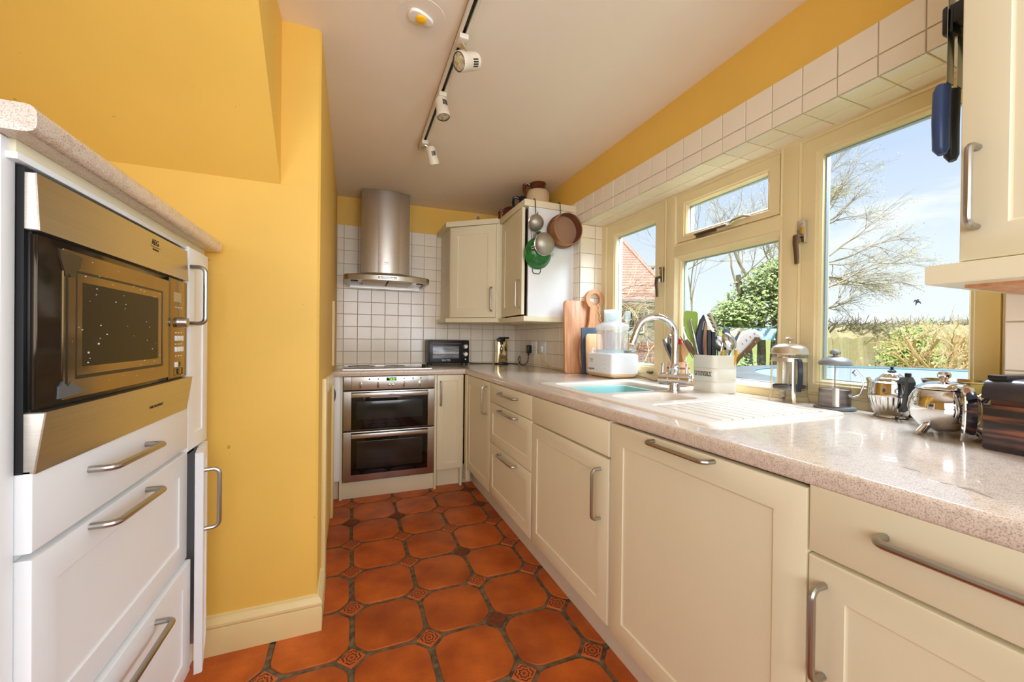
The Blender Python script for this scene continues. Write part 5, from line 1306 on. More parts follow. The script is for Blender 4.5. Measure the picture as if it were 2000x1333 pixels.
# ---------------------------------------------------------------- things on and hanging from the wall cabinets
JB = mat('brown_glaze', (104, 50, 26), .18, var=.3, vscale=8)
STW = mat('stoneware_cream', (214, 190, 152), .32, var=.06, vscale=7)
zc0 = 1.980
c = thing('stoneware_jar', 'cream stoneware flagon with brown glazed neck and strap handle on top of the cabinet', 'jar', (.47, 2.60, zc0))
T = Matrix.Translation((.462, 2.60, zc0))
MB().lathe([(0, 0), (.078, 0), (.082, .006), (.083, .13), (.078, .15), (.070, .162)], 32, M=T).build('body', STW, c)
MB().lathe([(.070, .162), (.058, .172), (.053, .182), (.054, .205), (.058, .210), (.057, .222), (.050, .224), (.046, .21), (.045, .18)], 32, M=T).build('glazed_neck', JB, c)
hv = (-Rv).normalized(); Q = Vector((.462, 2.60, zc0))
MB().tube([Q + hv * .054 + V3((0, 0, .205)), Q + hv * .078 + V3((0, 0, .222)), Q + hv * .098 + V3((0, 0, .205)), Q + hv * .098 + V3((0, 0, .165)), Q + hv * .086 + V3((0, 0, .135)), Q + hv * .076 + V3((0, 0, .118))], [.012, .013, .013, .012, .011, .010], 10).build('handle', JB, c)
NAVY = mat('navy_glaze', (26, 30, 44), .18)
c = thing('jug', 'dark navy glazed jug with open loop handle on top of the cabinet', 'jug', (.40, 2.68, zc0))
T = Matrix.Translation((.405, 2.70, zc0)); Q = Vector((.405, 2.70, zc0))
MB().lathe([(0, 0), (.045, 0), (.05, .03), (.047, .09), (.042, .125), (.046, .142), (.043, .144), (.039, .125), (.042, .09)], 26, M=T).build('body', NAVY, c)
MB().tube([Q - Rv * .042 + V3((0, 0, .132)), Q - Rv * .062 + V3((0, 0, .146)), Q - Rv * .082 + V3((0, 0, .138)), Q - Rv * .088 + V3((0, 0, .105)), Q - Rv * .076 + V3((0, 0, .06)), Q - Rv * .058 + V3((0, 0, .025)), Q - Rv * .047 + V3((0, 0, .02))], [.011, .011, .011, .010, .010, .009, .008], 10).build('handle', NAVY, c)
c = thing('jug', 'brown glazed earthenware jug with looped handle at the back of the corner cabinet', 'jug', (.385, 2.93, zc0))
T = Matrix.Translation((.395, 2.93, zc0)); Q = Vector((.395, 2.93, zc0))
MB().lathe([(0, 0), (.06, 0), (.075, .03), (.078, .07), (.066, .105), (.060, .118), (.064, .126), (.060, .127), (.056, .11)], 28, M=T).build('body', JB, c)
MB().tube([Q - Rv * .06 + V3((0, 0, .116)), Q - Rv * .085 + V3((0, 0, .116)), Q - Rv * .100 + V3((0, 0, .095)), Q - Rv * .098 + V3((0, 0, .05)), Q - Rv * .078 + V3((0, 0, .03))], .010, 10).build('handle', JB, c)
c = thing('folded_card', 'folded piece of pale card standing on the corner cabinet', 'card', (.118, 2.96, 1.976))
MB().prism([(.078, 1.976), (.118, 2.024), (.158, 1.976), (.154, 1.976), (.118, 2.020), (.082, 1.976)], 'y', 2.935, 2.99).build('card', mat('pale_card', (224, 198, 170), .8), c)

HOOK = mat('dark_wire', (84, 80, 74), .35, .9)
def hook(label, x, zb):
    h = thing('s_hook', label, 'hook', (x, 2.34, 1.98))
    MB().tube([(x - .002, 2.362, 1.962), (x - .002, 2.362, 1.984), (x, 2.352, 1.990), (x, 2.340, 1.986), (x, 2.335, 1.97), (x + .003, 2.333, zb + .02), (x + .004, 2.331, zb), (x + .008, 2.325, zb - .006), (x + .013, 2.322, zb + .004), (x + .014, 2.322, zb + .016)], .0028, 8).build('wire', HOOK, h)
hook('wire hook over the cabinet cornice carrying the sieves', .318, 1.882)
hook('wire hook over the cabinet cornice carrying the wooden drum sieve', .500, 1.886)
MESH = mat('woven_wire', (172, 166, 152), .38, .7, var=.1, vscale=200, bump=.25, bscale=700)
def sieve(name, label, cx, cz, r, y, tilt, depth, handle, sxz=(1, 1)):
    s = thing(name, label, 'sieve', (cx, y, cz), group='wire sieves on the hook')
    Mx = Matrix.Translation((cx, y, cz)) @ Matrix.Rotation(tilt[1], 4, 'Z') @ Matrix.Rotation(PI / 2 + tilt[0], 4, 'X') @ Matrix.Diagonal((sxz[0], sxz[1], 1, 1))
    prof = [(r * math.cos(t), depth * math.sin(t)) for t in [k / 9 * PI / 2 for k in range(9)]] + [(0, depth)]
    MB().lathe(prof, 30, M=Mx).build('mesh_bowl', MESH, s)
    MB().tube([Mx @ Vector((r * math.cos(2 * PI * k / 32), r * math.sin(2 * PI * k / 32), 0)) for k in range(32)], .0038, 8, closed=True).build('rim', PEARL, s)
    return s, Mx
s_, Mx = sieve('sieve', 'small wire sieve hanging highest, bowl towards the room', .316, 1.826, .052, 2.318, (.30, .12), .040, None, (1.05, .95))
for k in (-1, 1): MB().tube([Mx @ Vector((.012 * k - .015, -.052, 0)), (.300 + .006 * k, 2.334, 1.735), (.292 + .004 * k, 2.336, 1.640)], .002, 6).build('wire_handle', PEARL, s_)
MB().tube([Mx @ Vector((-.006, .052, 0)), (.322, 2.322, 1.885), Mx @ Vector((.012, .052, 0))], .002, 6).build('hanging_loop', HOOK, s_)
s_, Mx = sieve('sieve', 'larger wire sieve hanging in front of the green colander', .352, 1.680, .073, 2.264, (.12, .12), .044, None, (1, .96))
for a in (200, 318, 235): 
    q = math.radians(a); p = Mx @ Vector((.072 * math.cos(q), .072 * math.sin(q), 0)); p2 = Mx @ Vector((.098 * math.cos(q), .098 * math.sin(q), -.006)); sdv = Mx.to_3x3() @ Vector((-math.sin(q), math.cos(q), 0)) * .007
    if a == 235: continue
    MB().tube([p - sdv, p2 - sdv, p2 + sdv * .2, p2 + sdv, p + sdv], .0024, 6).build('rest_hook', PEARL, s_)
for k in (-1, 1): MB().tube([Mx @ Vector((-.058 + .008 * k, .046, 0)), (.302 + .004 * k, 2.332, 1.79), (.315, 2.334, 1.865)], .002, 6).build('wire_handle', PEARL, s_)
GRN = mat('green_enamel', (44, 132, 52), .22, var=.35, vscale=14, detail=6, col2=(22, 84, 34))
c = thing('colander', 'green enamel colander with wire handles hanging behind the sieves', 'colander', (.35, 2.335, 1.63))
Mx = Matrix.Translation((.342, 2.338, 1.634)) @ Matrix.Rotation(.10, 4, 'Z') @ Matrix.Rotation(PI / 2 + .12, 4, 'X') @ Matrix.Diagonal((1, .98, 1, 1))
MB().lathe([(.100, 0), (.101, .003), (.096, .006), (.088, .016), (.074, .036), (.052, .050), (.03, .054), (0, .055)], 40, M=Mx).build('bowl', GRN, c)
MB().tube([Mx @ Vector((.0995 * math.cos(2 * PI * k / 40), .0995 * math.sin(2 * PI * k / 40), .001)) for k in range(40)], .003, 6, closed=True).build('rim', mat('dark_green_rim', (22, 74, 34), .3), c)
mb = MB()
for r_, n_ in ((.02, 6), (.034, 11), (.047, 16), (.060, 20)):
    for k in range(n_):
        a = 2 * PI * k / n_; zz_ = {.02: .0547, .034: .0535, .047: .0512, .060: .0462}[r_]
        mb.lathe([(0, .0008), (.0018, .0006)], 6, M=Mx @ Matrix.Translation((r_ * math.cos(a), r_ * math.sin(a), zz_)))
mb.build('drain_holes', DARKIN, c, smooth=False)['kind'] = 'stuff'
mb = MB()
for k in range(9):
    a, r_ = rg.uniform(-2.4, -1.5), rg.uniform(.045, .070)
    mb.sph((0, 0, 0), (rg.uniform(.004, .010), rg.uniform(.003, .007), .0012), 8, 5, M=Mx @ Matrix.Translation((r_ * math.cos(a) - .01, r_ * math.sin(a), .0505 - (r_ - .045) * .5)))
mb.build('chipped_enamel', mat('chipped_enamel', (96, 92, 84), .6, var=.3, vscale=50), c)['kind'] = 'stuff'
for sgn in (-1, 1):
    MB().tube([Mx @ Vector((-.030, .098 * sgn, 0)), Mx @ Vector((-.030, .118 * sgn, .0)), Mx @ Vector((-.020, .132 * sgn, 0)), Mx @ Vector((.020, .132 * sgn, 0)), Mx @ Vector((.030, .118 * sgn, 0)), Mx @ Vector((.030, .098 * sgn, 0))], .003, 8).build('wire_handle', HOOK, c)
flat(MB(), [(.350, 2.338, 1.72), (.350, 2.340, 1.78)], [.032, .026], .004, (0, -1, 0)).build('strap', GRN, c)
WSV = mat('dark_and_shaded_bentwood', (126, 78, 48), .45, var=.3, vscale=5, stretch=(1, 6, 1)); WSL = mat('lit_bentwood', (176, 124, 76), .45, var=.25, vscale=5)
c = thing('drum_sieve', 'round bentwood drum sieve hanging on the white cabinet end panel', 'sieve', (.53, 2.30, 1.80))
Mx = Matrix.Translation((.513, 2.336, 1.792)) @ Matrix.Rotation(PI / 2, 4, 'X')
R_ = .103
MB().lathe([(R_, .0), (R_, .095), (R_ - .005, .096), (R_ - .006, .0), (R_, 0)], 48, M=Mx).build('hoop', WSL, c)
MB().lathe([(R_ + .006, .0), (R_ + .007, .004), (R_ + .007, .030), (R_ + .005, .033), (R_, .033), (R_, 0), (R_ + .006, 0)], 48, M=Mx).build('outer_band', WSV, c)
MB().lathe([(0, .028), (R_ - .006, .028)], 40, M=Mx).build('mesh', mat('horsehair_mesh', (166, 126, 98), .6, bump=.2, bscale=800), c)
MB().lathe([(R_ - .0062, .094), (R_ - .0066, .029)], 48, M=Mx).build('inner_face', WSV, c)  # inside of the hoop coloured darker, its shade put in the colour
MB().box(-.001, .001, -.001, .001, .033, .094, M=Mx @ Matrix.Translation((-R_ * .93, .42 * R_ - .0, 0))).build('lap_joint', DARKIN, c)
MB().tube([Mx @ Vector((.015, R_ - .012, .06)), Mx @ Vector((.028, R_ - .024, .058)), Mx @ Vector((.030, R_ - .030, .058))], .002, 6).build('nail', HOOK, c)

# knives on the magnet strip at the side of the right-hand cabinet
c = thing('magnetic_knife_strip', 'dark magnetic knife strip on the side of the right-hand cabinet', 'knife rack', (.45, .402, 1.76))
B(.36, .60, .397, .424, 1.735, 1.775, bev=.002).build('bar', BLACK, c)
def knife(label, x, zt_, zb_, zmid, w, hw, m, up=False):
    yk = .019; k_ = thing('knife', label, 'knife', (x, .42 + yk, zmid), group=None)
    n_ = (0, 1, 0)
    flat(MB(), [(x, .412 + yk, zmid), (x, .4115 + yk, (zmid + zt_) / 2), (x - w * .1, .411 + yk, zt_ - .015), (x - w * .35, .411 + yk, zt_)], [w, w, w * .8, w * .2], .0018, n_).build('blade', PEARL, k_)
    MB().tube([(x, .421 + yk, zmid + .002), (x, .424 + yk, zmid - .01), (x, .425 + yk, (zmid + zb_) / 2), (x, .424 + yk, zb_ + .012), (x, .422 + yk, zb_)], [hw * .8, hw, hw, hw * .95, hw * .5], 12, flat=.85).build('handle', m, k_)
NAVYH = mat('navy_soft_grip', (52, 76, 122), .35)
knife('knife with long navy handle hanging outermost on the magnetic strip', .372, 1.82, 1.476, 1.618, .028, .016, NAVYH)
knife('knife with black handle hanging behind the navy one', .415, 1.84, 1.470, 1.62, .03, .0145, DKB)
c = thing('kitchen_scissors', 'black handled scissors held at the top of the magnetic strip', 'scissors', (.40, .42, 1.75))
B(.366, .400, .425, .444, 1.722, 1.782, bev=.006).build('grip', BLACK, c)
flat(MB(), [(.378, .430, 1.775), (.376, .429, 1.83)], [.016, .005], .003, (0, 1, 0)).build('blade', PEARL, c)
# ---------------------------------------------------------------- outside the window
ro = random.Random(11)
def gz(x, y): return .012 * max(0, x - 2) + .00014 * max(0, x) ** 2 - .05
GRASS = mat('spring_grass', (118, 150, 58), .9, var=.5, vscale=1.2, col2=(150, 140, 84), detail=8)
mb = MB()
xs = [.86, 1.5, 2.5, 4, 6, 8, 10, 13, 16, 20, 26, 34, 45, 60, 80, 105, 135, 170, 205, 240]
ys = [-60, -30, -15, -8, -4, 0, 3, 6, 9, 12, 16, 22, 30, 45, 70, 100, 140, 200]
grid = [[mb.bm.verts.new((x, y * (1 + x / 200), gz(x, y) + (ro.uniform(-.03, .03) if x > 3 else 0))) for y in ys] for x in xs]
for i in range(len(xs) - 1):
    for j in range(len(ys) - 1): mb.bm.faces.new((grid[i][j], grid[i + 1][j], grid[i + 1][j + 1], grid[i][j + 1]))
g_ = mb.build('ground', GRASS); g_['kind'] = 'structure'

BARK = mat('dark_bark', (104, 96, 82), .9, var=.35, vscale=20)  # darkish bark tone with random variation
GREYBARK = mat('grey_bark', (132, 122, 104), .9, var=.35, vscale=16)
TWIGM = mat('bare_twigs', (160, 148, 126), .9)
LEAFG = mat('evergreen_leaves', (120, 146, 84), .38, var=.6, vscale=5, detail=8, col2=(176, 190, 136))
BUDM = mat('opening_buds', (186, 182, 108), .7)
def leaves(mb, n, fn, s0, s1):
    bm = mb.bm
    for _ in range(n):
        p = Vector(fn()); s = ro.uniform(s0, s1)
        a = Vector((ro.gauss(0, 1), ro.gauss(0, 1), ro.gauss(0, 1))).normalized(); b2 = a.orthogonal().normalized() * .62
        bm.faces.new([bm.verts.new(p + a * s), bm.verts.new(p + b2 * s), bm.verts.new(p - a * s), bm.verts.new(p - b2 * s)])
def limb(mb, p, d, L_, r, dep, tips, bend=.25, lift=.05, spread=.7, bias=Vector((0, 0, 0)), kids=(2, 3)):
    pts = [p.copy()]; q = p.copy(); dd = d.normalized()
    k = 4 if dep > 2 else 3
    for i in range(k):
        dd = (dd + Vector((ro.uniform(-bend, bend), ro.uniform(-bend, bend), ro.uniform(-bend, bend) + lift)) + bias * .12).normalized()
        q = q + dd * (L_ / k); pts.append(q.copy())
    mb.tube(pts, [r * (1 - .45 * i / k) for i in range(k + 1)], 5 if dep > 1 else 3, cap=False)
    if dep <= 0: tips.append(q.copy()); return
    for c_ in range(ro.randint(*kids) + (1 if dep < 3 else 0)):
        t = ro.uniform(.35, 1.0); a = pts[min(k, int(t * k))].lerp(pts[min(k, int(t * k) + 1)], t * k - int(t * k)) if t < 1 else q
        nd = (dd + Vector((ro.uniform(-spread, spread), ro.uniform(-spread, spread), ro.uniform(-spread, spread))) + bias * .25).normalized()
        limb(mb, a, nd, L_ * ro.uniform(.58, .8), r * .55, dep - 1, tips, bend, lift, spread, bias, kids)
    limb(mb, q, dd, L_ * .75, r * .6, dep - 1, tips, bend, lift, spread, bias, kids)

# tiled house with a climber on its wall
def HL(r, d, z, base=Vector((9.62, 12.0, 0))): return base + Rv * r + Dv * d + Vector((0, 0, z))
h = thing('house', 'neighbouring house with red tiled hipped roof and climber covered wall', 'house', (9, 13, 0))
WALLM = mat('old_render', (178, 168, 158), .9, var=.4, vscale=6); BRK = mat('pale_red_brick', (186, 140, 124), .9, var=.35, vscale=30)
RT = mat('red_roof_tiles', (170, 122, 114), .8, var=.35, vscale=16, detail=6, col2=(196, 160, 146))
ez0, rz, D0 = 2.60, 5.66, 2.3
e1 = 1.02; l0 = -5.5                                    # eave hip corner, left end
def bo(p0, p1, q0, q1): return [p0, p1, q1, q0]
mb = MB(); mb.rings([[HL(l0, .35, 0), HL(e1 - .3, .35, 0), HL(e1 - .3, 5, 0), HL(l0, 5, 0)], [HL(l0, .35, 2.6), HL(e1 - .3, .35, 2.6), HL(e1 - .3, 5, 2.6), HL(l0, 5, 2.6)]], cap1=True); mb.build('wall', WALLM, h, smooth=False)
for k in range(9):
    z = .04 + k * .105
    for i in range(18):
        r0 = -2.9 + i * .23 + (.115 if k % 2 else 0)
        if r0 + .22 > e1 - .28: continue
        mb = MB(); mb.rings([[HL(r0, .32, z), HL(r0 + .215, .32, z), HL(r0 + .215, .32, z + .09), HL(r0, .32, z + .09)], [HL(r0, .36, z), HL(r0 + .215, .36, z), HL(r0 + .215, .36, z + .09), HL(r0, .36, z + .09)]], cap0=True); mb.build('brick', BRK, h, smooth=False)
n = 26; mb = MB()
prev = None
for k in range(n):
    t0_, t1_ = k / n, (k + 1) / n
    def pr_(t, s, lift): return HL((l0 if s == 0 else e1 - (e1 + .66) * t), D0 * t, ez0 + (rz - ez0) * t + lift)
    def hipb(t, lift): return HL(e1 - (e1 + .66) * t, D0 * t + (1 - t) * 5.0 * 0 + 0, ez0 + (rz - ez0) * t + lift)
    a0, a1 = pr_(t0_, 0, .05), pr_(t0_, 1, .05); b0, b1_ = pr_(t1_, 0, .0), pr_(t1_, 1, .0)
    c0_, c1_ = pr_(t0_, 0, 0), pr_(t0_, 1, 0)
    vs = [mb.bm.verts.new(p) for p in (c0_, c1_, a1, a0, b1_, b0)]
    mb.bm.faces.new((vs[0], vs[1], vs[2], vs[3])); mb.bm.faces.new((vs[3], vs[2], vs[4], vs[5]))
    # hipped end seen edge-on
    f0, f1 = HL(e1 - (e1 + .66) * t0_, 4.6 - D0 * t0_, ez0 + (rz - ez0) * t0_), HL(e1 - (e1 + .66) * t1_, 4.6 - D0 * t1_, ez0 + (rz - ez0) * t1_)
    w = [mb.bm.verts.new(p) for p in (a1, f0, f1, b1_)]; mb.bm.faces.new(w)
mb.build('roof', RT, h, smooth=False)
MB().tube([HL(e1 - (e1 + .66) * t, D0 * t, ez0 + (rz - ez0) * t + .06) for t in (0, .5, 1)], .09, 6).build('hip_tiles', RT, h)
MB().tube([HL(l0, .02, 2.55), HL(e1 + .02, .02, 2.55)], .06, 8).build('gutter', mat('grey_gutter', (120, 120, 122), .5), h)
mb = MB().rings([[HL(.36, 1.2, 3.6), HL(.58, 1.2, 3.6), HL(.58, 1.4, 3.6), HL(.36, 1.4, 3.6)], [HL(.36, 1.2, 4.02), HL(.58, 1.2, 4.02), HL(.58, 1.4, 4.02), HL(.36, 1.4, 4.02)], [HL(.30, 1.14, 4.03), HL(.64, 1.14, 4.03), HL(.64, 1.46, 4.03), HL(.30, 1.46, 4.03)], [HL(.30, 1.14, 4.12), HL(.64, 1.14, 4.12), HL(.64, 1.46, 4.12), HL(.30, 1.46, 4.12)]], cap1=True); mb.build('chimney', WALLM, h, smooth=False)
wf = MB().rings([[HL(-.75, .33, 1.35), HL(-.05, .33, 1.35), HL(-.05, .33, 2.2), HL(-.75, .33, 2.2)], [HL(-.75, .30, 1.35), HL(-.05, .30, 1.35), HL(-.05, .30, 2.2), HL(-.75, .30, 2.2)], [HL(-.69, .30, 1.41), HL(-.11, .30, 1.41), HL(-.11, .30, 2.14), HL(-.69, .30, 2.14)], [HL(-.69, .34, 1.41), HL(-.11, .34, 1.41), HL(-.11, .34, 2.14), HL(-.69, .34, 2.14)]]).build('window', mat('white_joinery', (228, 228, 224), .5), h, smooth=False)
MB().rings([[HL(-.69, .335, 1.41), HL(-.11, .335, 1.41), HL(-.11, .335, 2.14), HL(-.69, .335, 2.14)]], cap0=True).build('pane', mat('dark_pane', (70, 82, 92), .1), wf, smooth=False)
c = thing('climbing_plant', 'bare pale twigs of a climber sprawling over the house wall and eaves', 'climber', tuple(HL(0, .2, 0)))
mb = MB(); tips = []
for k in range(9):
    limb(mb, HL(ro.uniform(-2.4, .6), .22, .1), Vector((ro.uniform(-.3, .5), -.05, 1)), ro.uniform(1.0, 1.5), .035, 4, tips, .5, .02, .9, Rv * .25 - Dv * .1, (1, 2))
for k in range(5): limb(mb, HL(-2.6, .1, 2.0 + .12 * k), Rv + Vector((0, 0, .15)), 1.6, .03, 3, tips, .3, .03, .8, Rv * .5, (1, 2))
o = mb.build('stems', mat('climber_stems', (206, 190, 164), .9), c, weld=False); o['kind'] = 'stuff'

# evergreen ivy-clad tree with three trunks
c = thing('ivy_tree', 'bushy ivy-clad tree with dense green leaves and three trunks', 'tree', (7.9, 6.3, .05))
base = Vector((7.9, 6.3, 0))
for k, (s, top) in enumerate(((-.24, -.42), (.02, 0), (.30, .34))):
    MB().tube([base + Rv * s + V3((0, 0, -.1)), base + Rv * (s + (top - s) * .3) + V3((0, 0, .8)), base + Rv * top + V3((0, 0, 1.6)), base + Rv * top * 1.3 + V3((0, 0, 2.6))], [.10, .09, .075, .05], 9).build('trunk', BARK, c)
def blob(cs):
    def f():
        cx_, cz2, rx, rz_ = ro.choice(cs)
        while True:
            v = Vector((ro.uniform(-1, 1), ro.uniform(-1, 1), ro.uniform(-1, 1)))
            if .35 < v.length < 1: break
        v = v * (1 - .25 * ro.random())
        return base + Rv * (cx_ + v.x * rx) + Dv * v.y * .8 + Vector((0, 0, cz2 + v.z * rz_))
    return f
mb = MB(); leaves(mb, 10000, blob([(0, 1.9, .95, .7), (.45, 2.2, .7, .6), (-.45, 1.75, .55, .5), (.1, 2.4, .75, .45), (.75, 1.75, .5, .55), (-.75, 1.65, .35, .4), (.35, 2.7, .4, .35)]), .03, .062)
o = mb.build('foliage', LEAFG, c, smooth=False, weld=False); o['kind'] = 'stuff'
mb = MB(); tips = []
for s, z, dx in ((-.15, 2.2, -.25), (.15, 2.3, .1), (.5, 2.3, .25), (-.4, 2.0, -.7), (.8, 2.3, .3)):
    limb(mb, base + Rv * s + V3((0, 0, z)), Rv * dx + V3((0, 0, 1)) - Dv * .1, .85, .035, 4, tips, .25, .05, .6, Vector((0, 0, .15)), (1, 2))
mb.build('branches', TWIGM, c, weld=False)['kind'] = 'stuff'
mb = MB()
leaves(mb, 1500, lambda: ro.choice(tips) + Vector((ro.gauss(0, .08), ro.gauss(0, .08), ro.gauss(0, .1))), .012, .026)
mb.build('buds', BUDM, c, smooth=False, weld=False)['kind'] = 'stuff'

c = thing('bare_tree', 'slender leafless tree with spreading twigs left of the ivy tree', 'tree', (7.2, 7.6, .05))
mb = MB(); tips = []
b0_ = Vector((7.4, 7.5, 0))
limb(mb, b0_, Vector((.02, 0, 1)), 1.9, .05, 5, tips, .16, .03, .8, Vector((-.25, .05, .1)), (1, 2))
mb.build('branches', TWIGM, c, weld=False)['kind'] = 'stuff'

c = thing('bare_tree', 'tall budding tree with long drooping twigs seen through the largest pane', 'tree', (11.9, 8.0, .1))
mb = MB(); tips = []
b0_ = Vector((11.75, 8.05, .05))
MB().tube([b0_, b0_ + V3((.02, 0, 1.5)), b0_ + V3((.0, .0, 3.0)), b0_ + V3((.1, 0, 4.4))], [.17, .15, .12, .07], 9).build('trunk', GREYBARK, c)
for z, sx_, up_, L_ in ((1.9, .9, .12, 1.25), (2.4, 1, .1, 1.35), (2.9, 1, .25, 1.3), (3.3, .9, .45, 1.25), (3.8, .7, .7, 1.15), (4.2, .45, .9, 1.05), (4.3, .1, 1, .95), (2.7, -.6, .6, 1.1)):
    limb(mb, b0_ + V3((0, 0, z)), Rv * sx_ + V3((0, 0, up_)) + Dv * ro.uniform(-.4, .4), L_, .042, 5, tips, .2, .0, .6, Rv * .2, (2, 2))
mb.build('branches', TWIGM, c, weld=False)['kind'] = 'stuff'
mb = MB(); leaves(mb, 5200, lambda: ro.choice(tips) + Vector((ro.gauss(0, .09), ro.gauss(0, .09), ro.gauss(0, .08))), .012, .028)
mb.build('buds', BUDM, c, smooth=False, weld=False)['kind'] = 'stuff'
mb = MB(); leaves(mb, 2200, lambda: b0_ + Vector((ro.gauss(0, .16), ro.gauss(0, .16), ro.uniform(.5, 2.6))), .03, .06)
mb.build('ivy', LEAFG, c, smooth=False, weld=False)['kind'] = 'stuff'

c = thing('shrub', 'low pale green shrub at the foot of the ivy-clad tree', 'shrub', (7.2, 6.5, .05))
mb = MB(); leaves(mb, 1300, lambda: Vector((7.15, 6.35, .05)) + Rv * ro.gauss(0, .22) + Dv * ro.gauss(0, .2) + V3((0, 0, abs(ro.gauss(.35, .2)))), .02, .05)
mb.build('foliage', mat('pale_green_leaves', (150, 182, 120), .6, var=.4, vscale=3), c, smooth=False, weld=False)['kind'] = 'stuff'
MB().tube([(7.15, 6.35, 0), (7.16, 6.35, .4)], .02, 6).build('stem', BARK, c)
# scrubby hedge along the field edge
HEDM = mat('winter_hedge', (170, 152, 132), .95, var=.5, vscale=9, detail=9, col2=(146, 150, 100))
c = thing('hedge', 'scrubby brown and green hedge along the edge of the field', 'hedge', (17, 8, .2))
mb = MB(); nseg = 130
A, Bp = Vector((12.9, 8.6, 0)), Vector((22.5, 4.6, 0)); dl = (Bp - A).normalized(); nn_ = Vector((dl.y, -dl.x, 0))
prof = [(-.7, -.2), (-.75, .5), (-.62, 1.15), (-.25, 1.48), (.25, 1.48), (.6, 1.1), (.7, -.2)]
lo = []
for i in range(nseg + 1):
    p = A.lerp(Bp, i / nseg)
    lo.append([p + nn_ * (a + ro.uniform(-.16, .16)) + V3((0, 0, gz(p.x, p.y) + b2 * (1 + ro.uniform(-.05, .05)))) for a, b2 in prof])
mb.rings(lo, close=False); mb.build('hedge_body', HEDM, c, smooth=False, weld=False)
mb = MB()
def hp_():
    p = A.lerp(Bp, ro.random()); a = ro.uniform(-.9, .3); z = ro.uniform(0, 1.0) ** .7 * 1.60
    return p + nn_ * (-.80 + .25 * max(0, z - 1.15) * 2 + ro.gauss(0, .08)) + V3((0, 0, gz(p.x, p.y) + z))
for k in range(4500):
    p = Vector(hp_()); d_ = Vector((ro.gauss(0, .5), ro.gauss(0, .5), ro.uniform(.1, 1))).normalized()
    mb.tube([p, p + d_ * ro.uniform(.15, .4)], ro.uniform(.005, .011), 3, cap=False)
mb.build('hedge_twigs', TWIGM, c, weld=False, smooth=False)['kind'] = 'stuff'
mb = MB(); leaves(mb, 9000, hp_, .025, .06); mb.build('hedge_leaves', mat('hedge_leaves', (166, 164, 118), .7, var=.5, vscale=1.5, col2=(172, 150, 130)), c, smooth=False, weld=False)['kind'] = 'stuff'
c = thing('shrub', 'bright green shrub growing in front of the hedge', 'shrub', (13.9, 6.2, .1))
mb = MB()
leaves(mb, 2600, lambda: Vector((13.9, 6.2, gz(14, 6))) + Rv * ro.gauss(0, .34) + Dv * ro.gauss(0, .25) + V3((0, 0, abs(ro.gauss(.55, .38)))), .03, .07)
mb.build('foliage', mat('fresh_green_leaves', (156, 178, 96), .6, var=.45, vscale=3), c, smooth=False, weld=False)['kind'] = 'stuff'
MB().tube([(13.9, 6.2, 0), (13.92, 6.2, .6)], .03, 6).build('stem', BARK, c)

c = thing('pollarded_tree', 'cut back pale barked tree with knobbly stub branches before the hedge', 'tree', (8.9, 3.65, .05))
mb = MB(); tips = []
PB = mat('pale_sunlit_bark', (206, 176, 132), .9, var=.25, vscale=12)
pb_ = Vector((8.95, 3.64, gz(9, 3) - .1))
for s, z1_, L2_ in ((-.75, 1.18, .9), (-.45, 1.22, .7), (-.18, 1.28, .6), (.12, 1.25, .6), (.4, 1.28, .65), (.72, 1.22, .8), (-.95, .95, .9), (.95, 1.05, .85), (-.6, .8, .8), (.55, .85, .7), (-.3, 1.0, .6), (.25, .95, .6), (-.85, 1.22, .6), (.85, 1.25, .6)):
    sx2 = s * 1.0; st = pb_ + Rv * (.06 * (1 if s > 0 else -1)) + V3((0, 0, .35 + ro.uniform(0, .2)))
    mid = pb_ + Rv * sx2 * .62 + Dv * ro.uniform(-.3, .3) + V3((0, 0, .35 + (z1_ - .35) * .45)); end = pb_ + Rv * sx2 + Dv * ro.uniform(-.35, .35) + V3((0, 0, z1_))
    mb.tube([st, mid, mid.lerp(end, .5) + Rv * ro.uniform(-.05, .05), end], [.04, .026, .021, .025], 7)
    mb.sph(end, .029, 7, 5)
    for k in range(4):
        q = mid.lerp(end, ro.uniform(0, .9)); limb(mb, q, Rv * ro.uniform(-1, 1) + V3((0, 0, ro.uniform(-.1, 1))) + Dv * ro.uniform(-.4, .4), .30, .011, 2, tips, .35, .02, .8, Vector((0, 0, 0)), (1, 1))
mb.tube([pb_, pb_ + V3((.02, 0, .35)), pb_ + V3((0, 0, .6))], [.13, .11, .09], 10)
mb.build('limbs', PB, c, weld=False)

# trampoline close to the house
c = thing('trampoline', 'large round trampoline with pale blue-grey mat just outside the window', 'trampoline', (4.45, 1.65, 0))
TC = Vector((4.45, 1.65, .742)); RR = 2.12
def circ(r, z): return [(TC.x + r * math.cos(2 * PI * k / 64), TC.y + r * math.sin(2 * PI * k / 64), TC.z + z) for k in range(64)]
MATM = mat('trampoline_mat', (150, 164, 182), .5); PADM = mat('trampoline_pad', (112, 118, 126), .85, var=.2, vscale=3)  # mat colour carries the pale sky reflected on it
MB().rings([circ(1.80, -.012), circ(1.80, 0), circ(.6, -.006)], cap0=True, cap1=True).build('mat', MATM, c)
MB().rings([circ(1.80, -.01), circ(1.80, .012), circ(1.9, .022), circ(2.05, .022), circ(2.14, .008), circ(2.15, -.05), circ(2.10, -.05)]).build('edge_pad', PADM, c)
MB().tube(circ(RR - .02, -.03), .025, 8, closed=True).build('frame_ring', HOOK, c)
MB().tube(circ(1.80, .012), .004, 6, closed=True).build('cyan_cord', mat('cyan_cord', (60, 176, 190), .5), c)
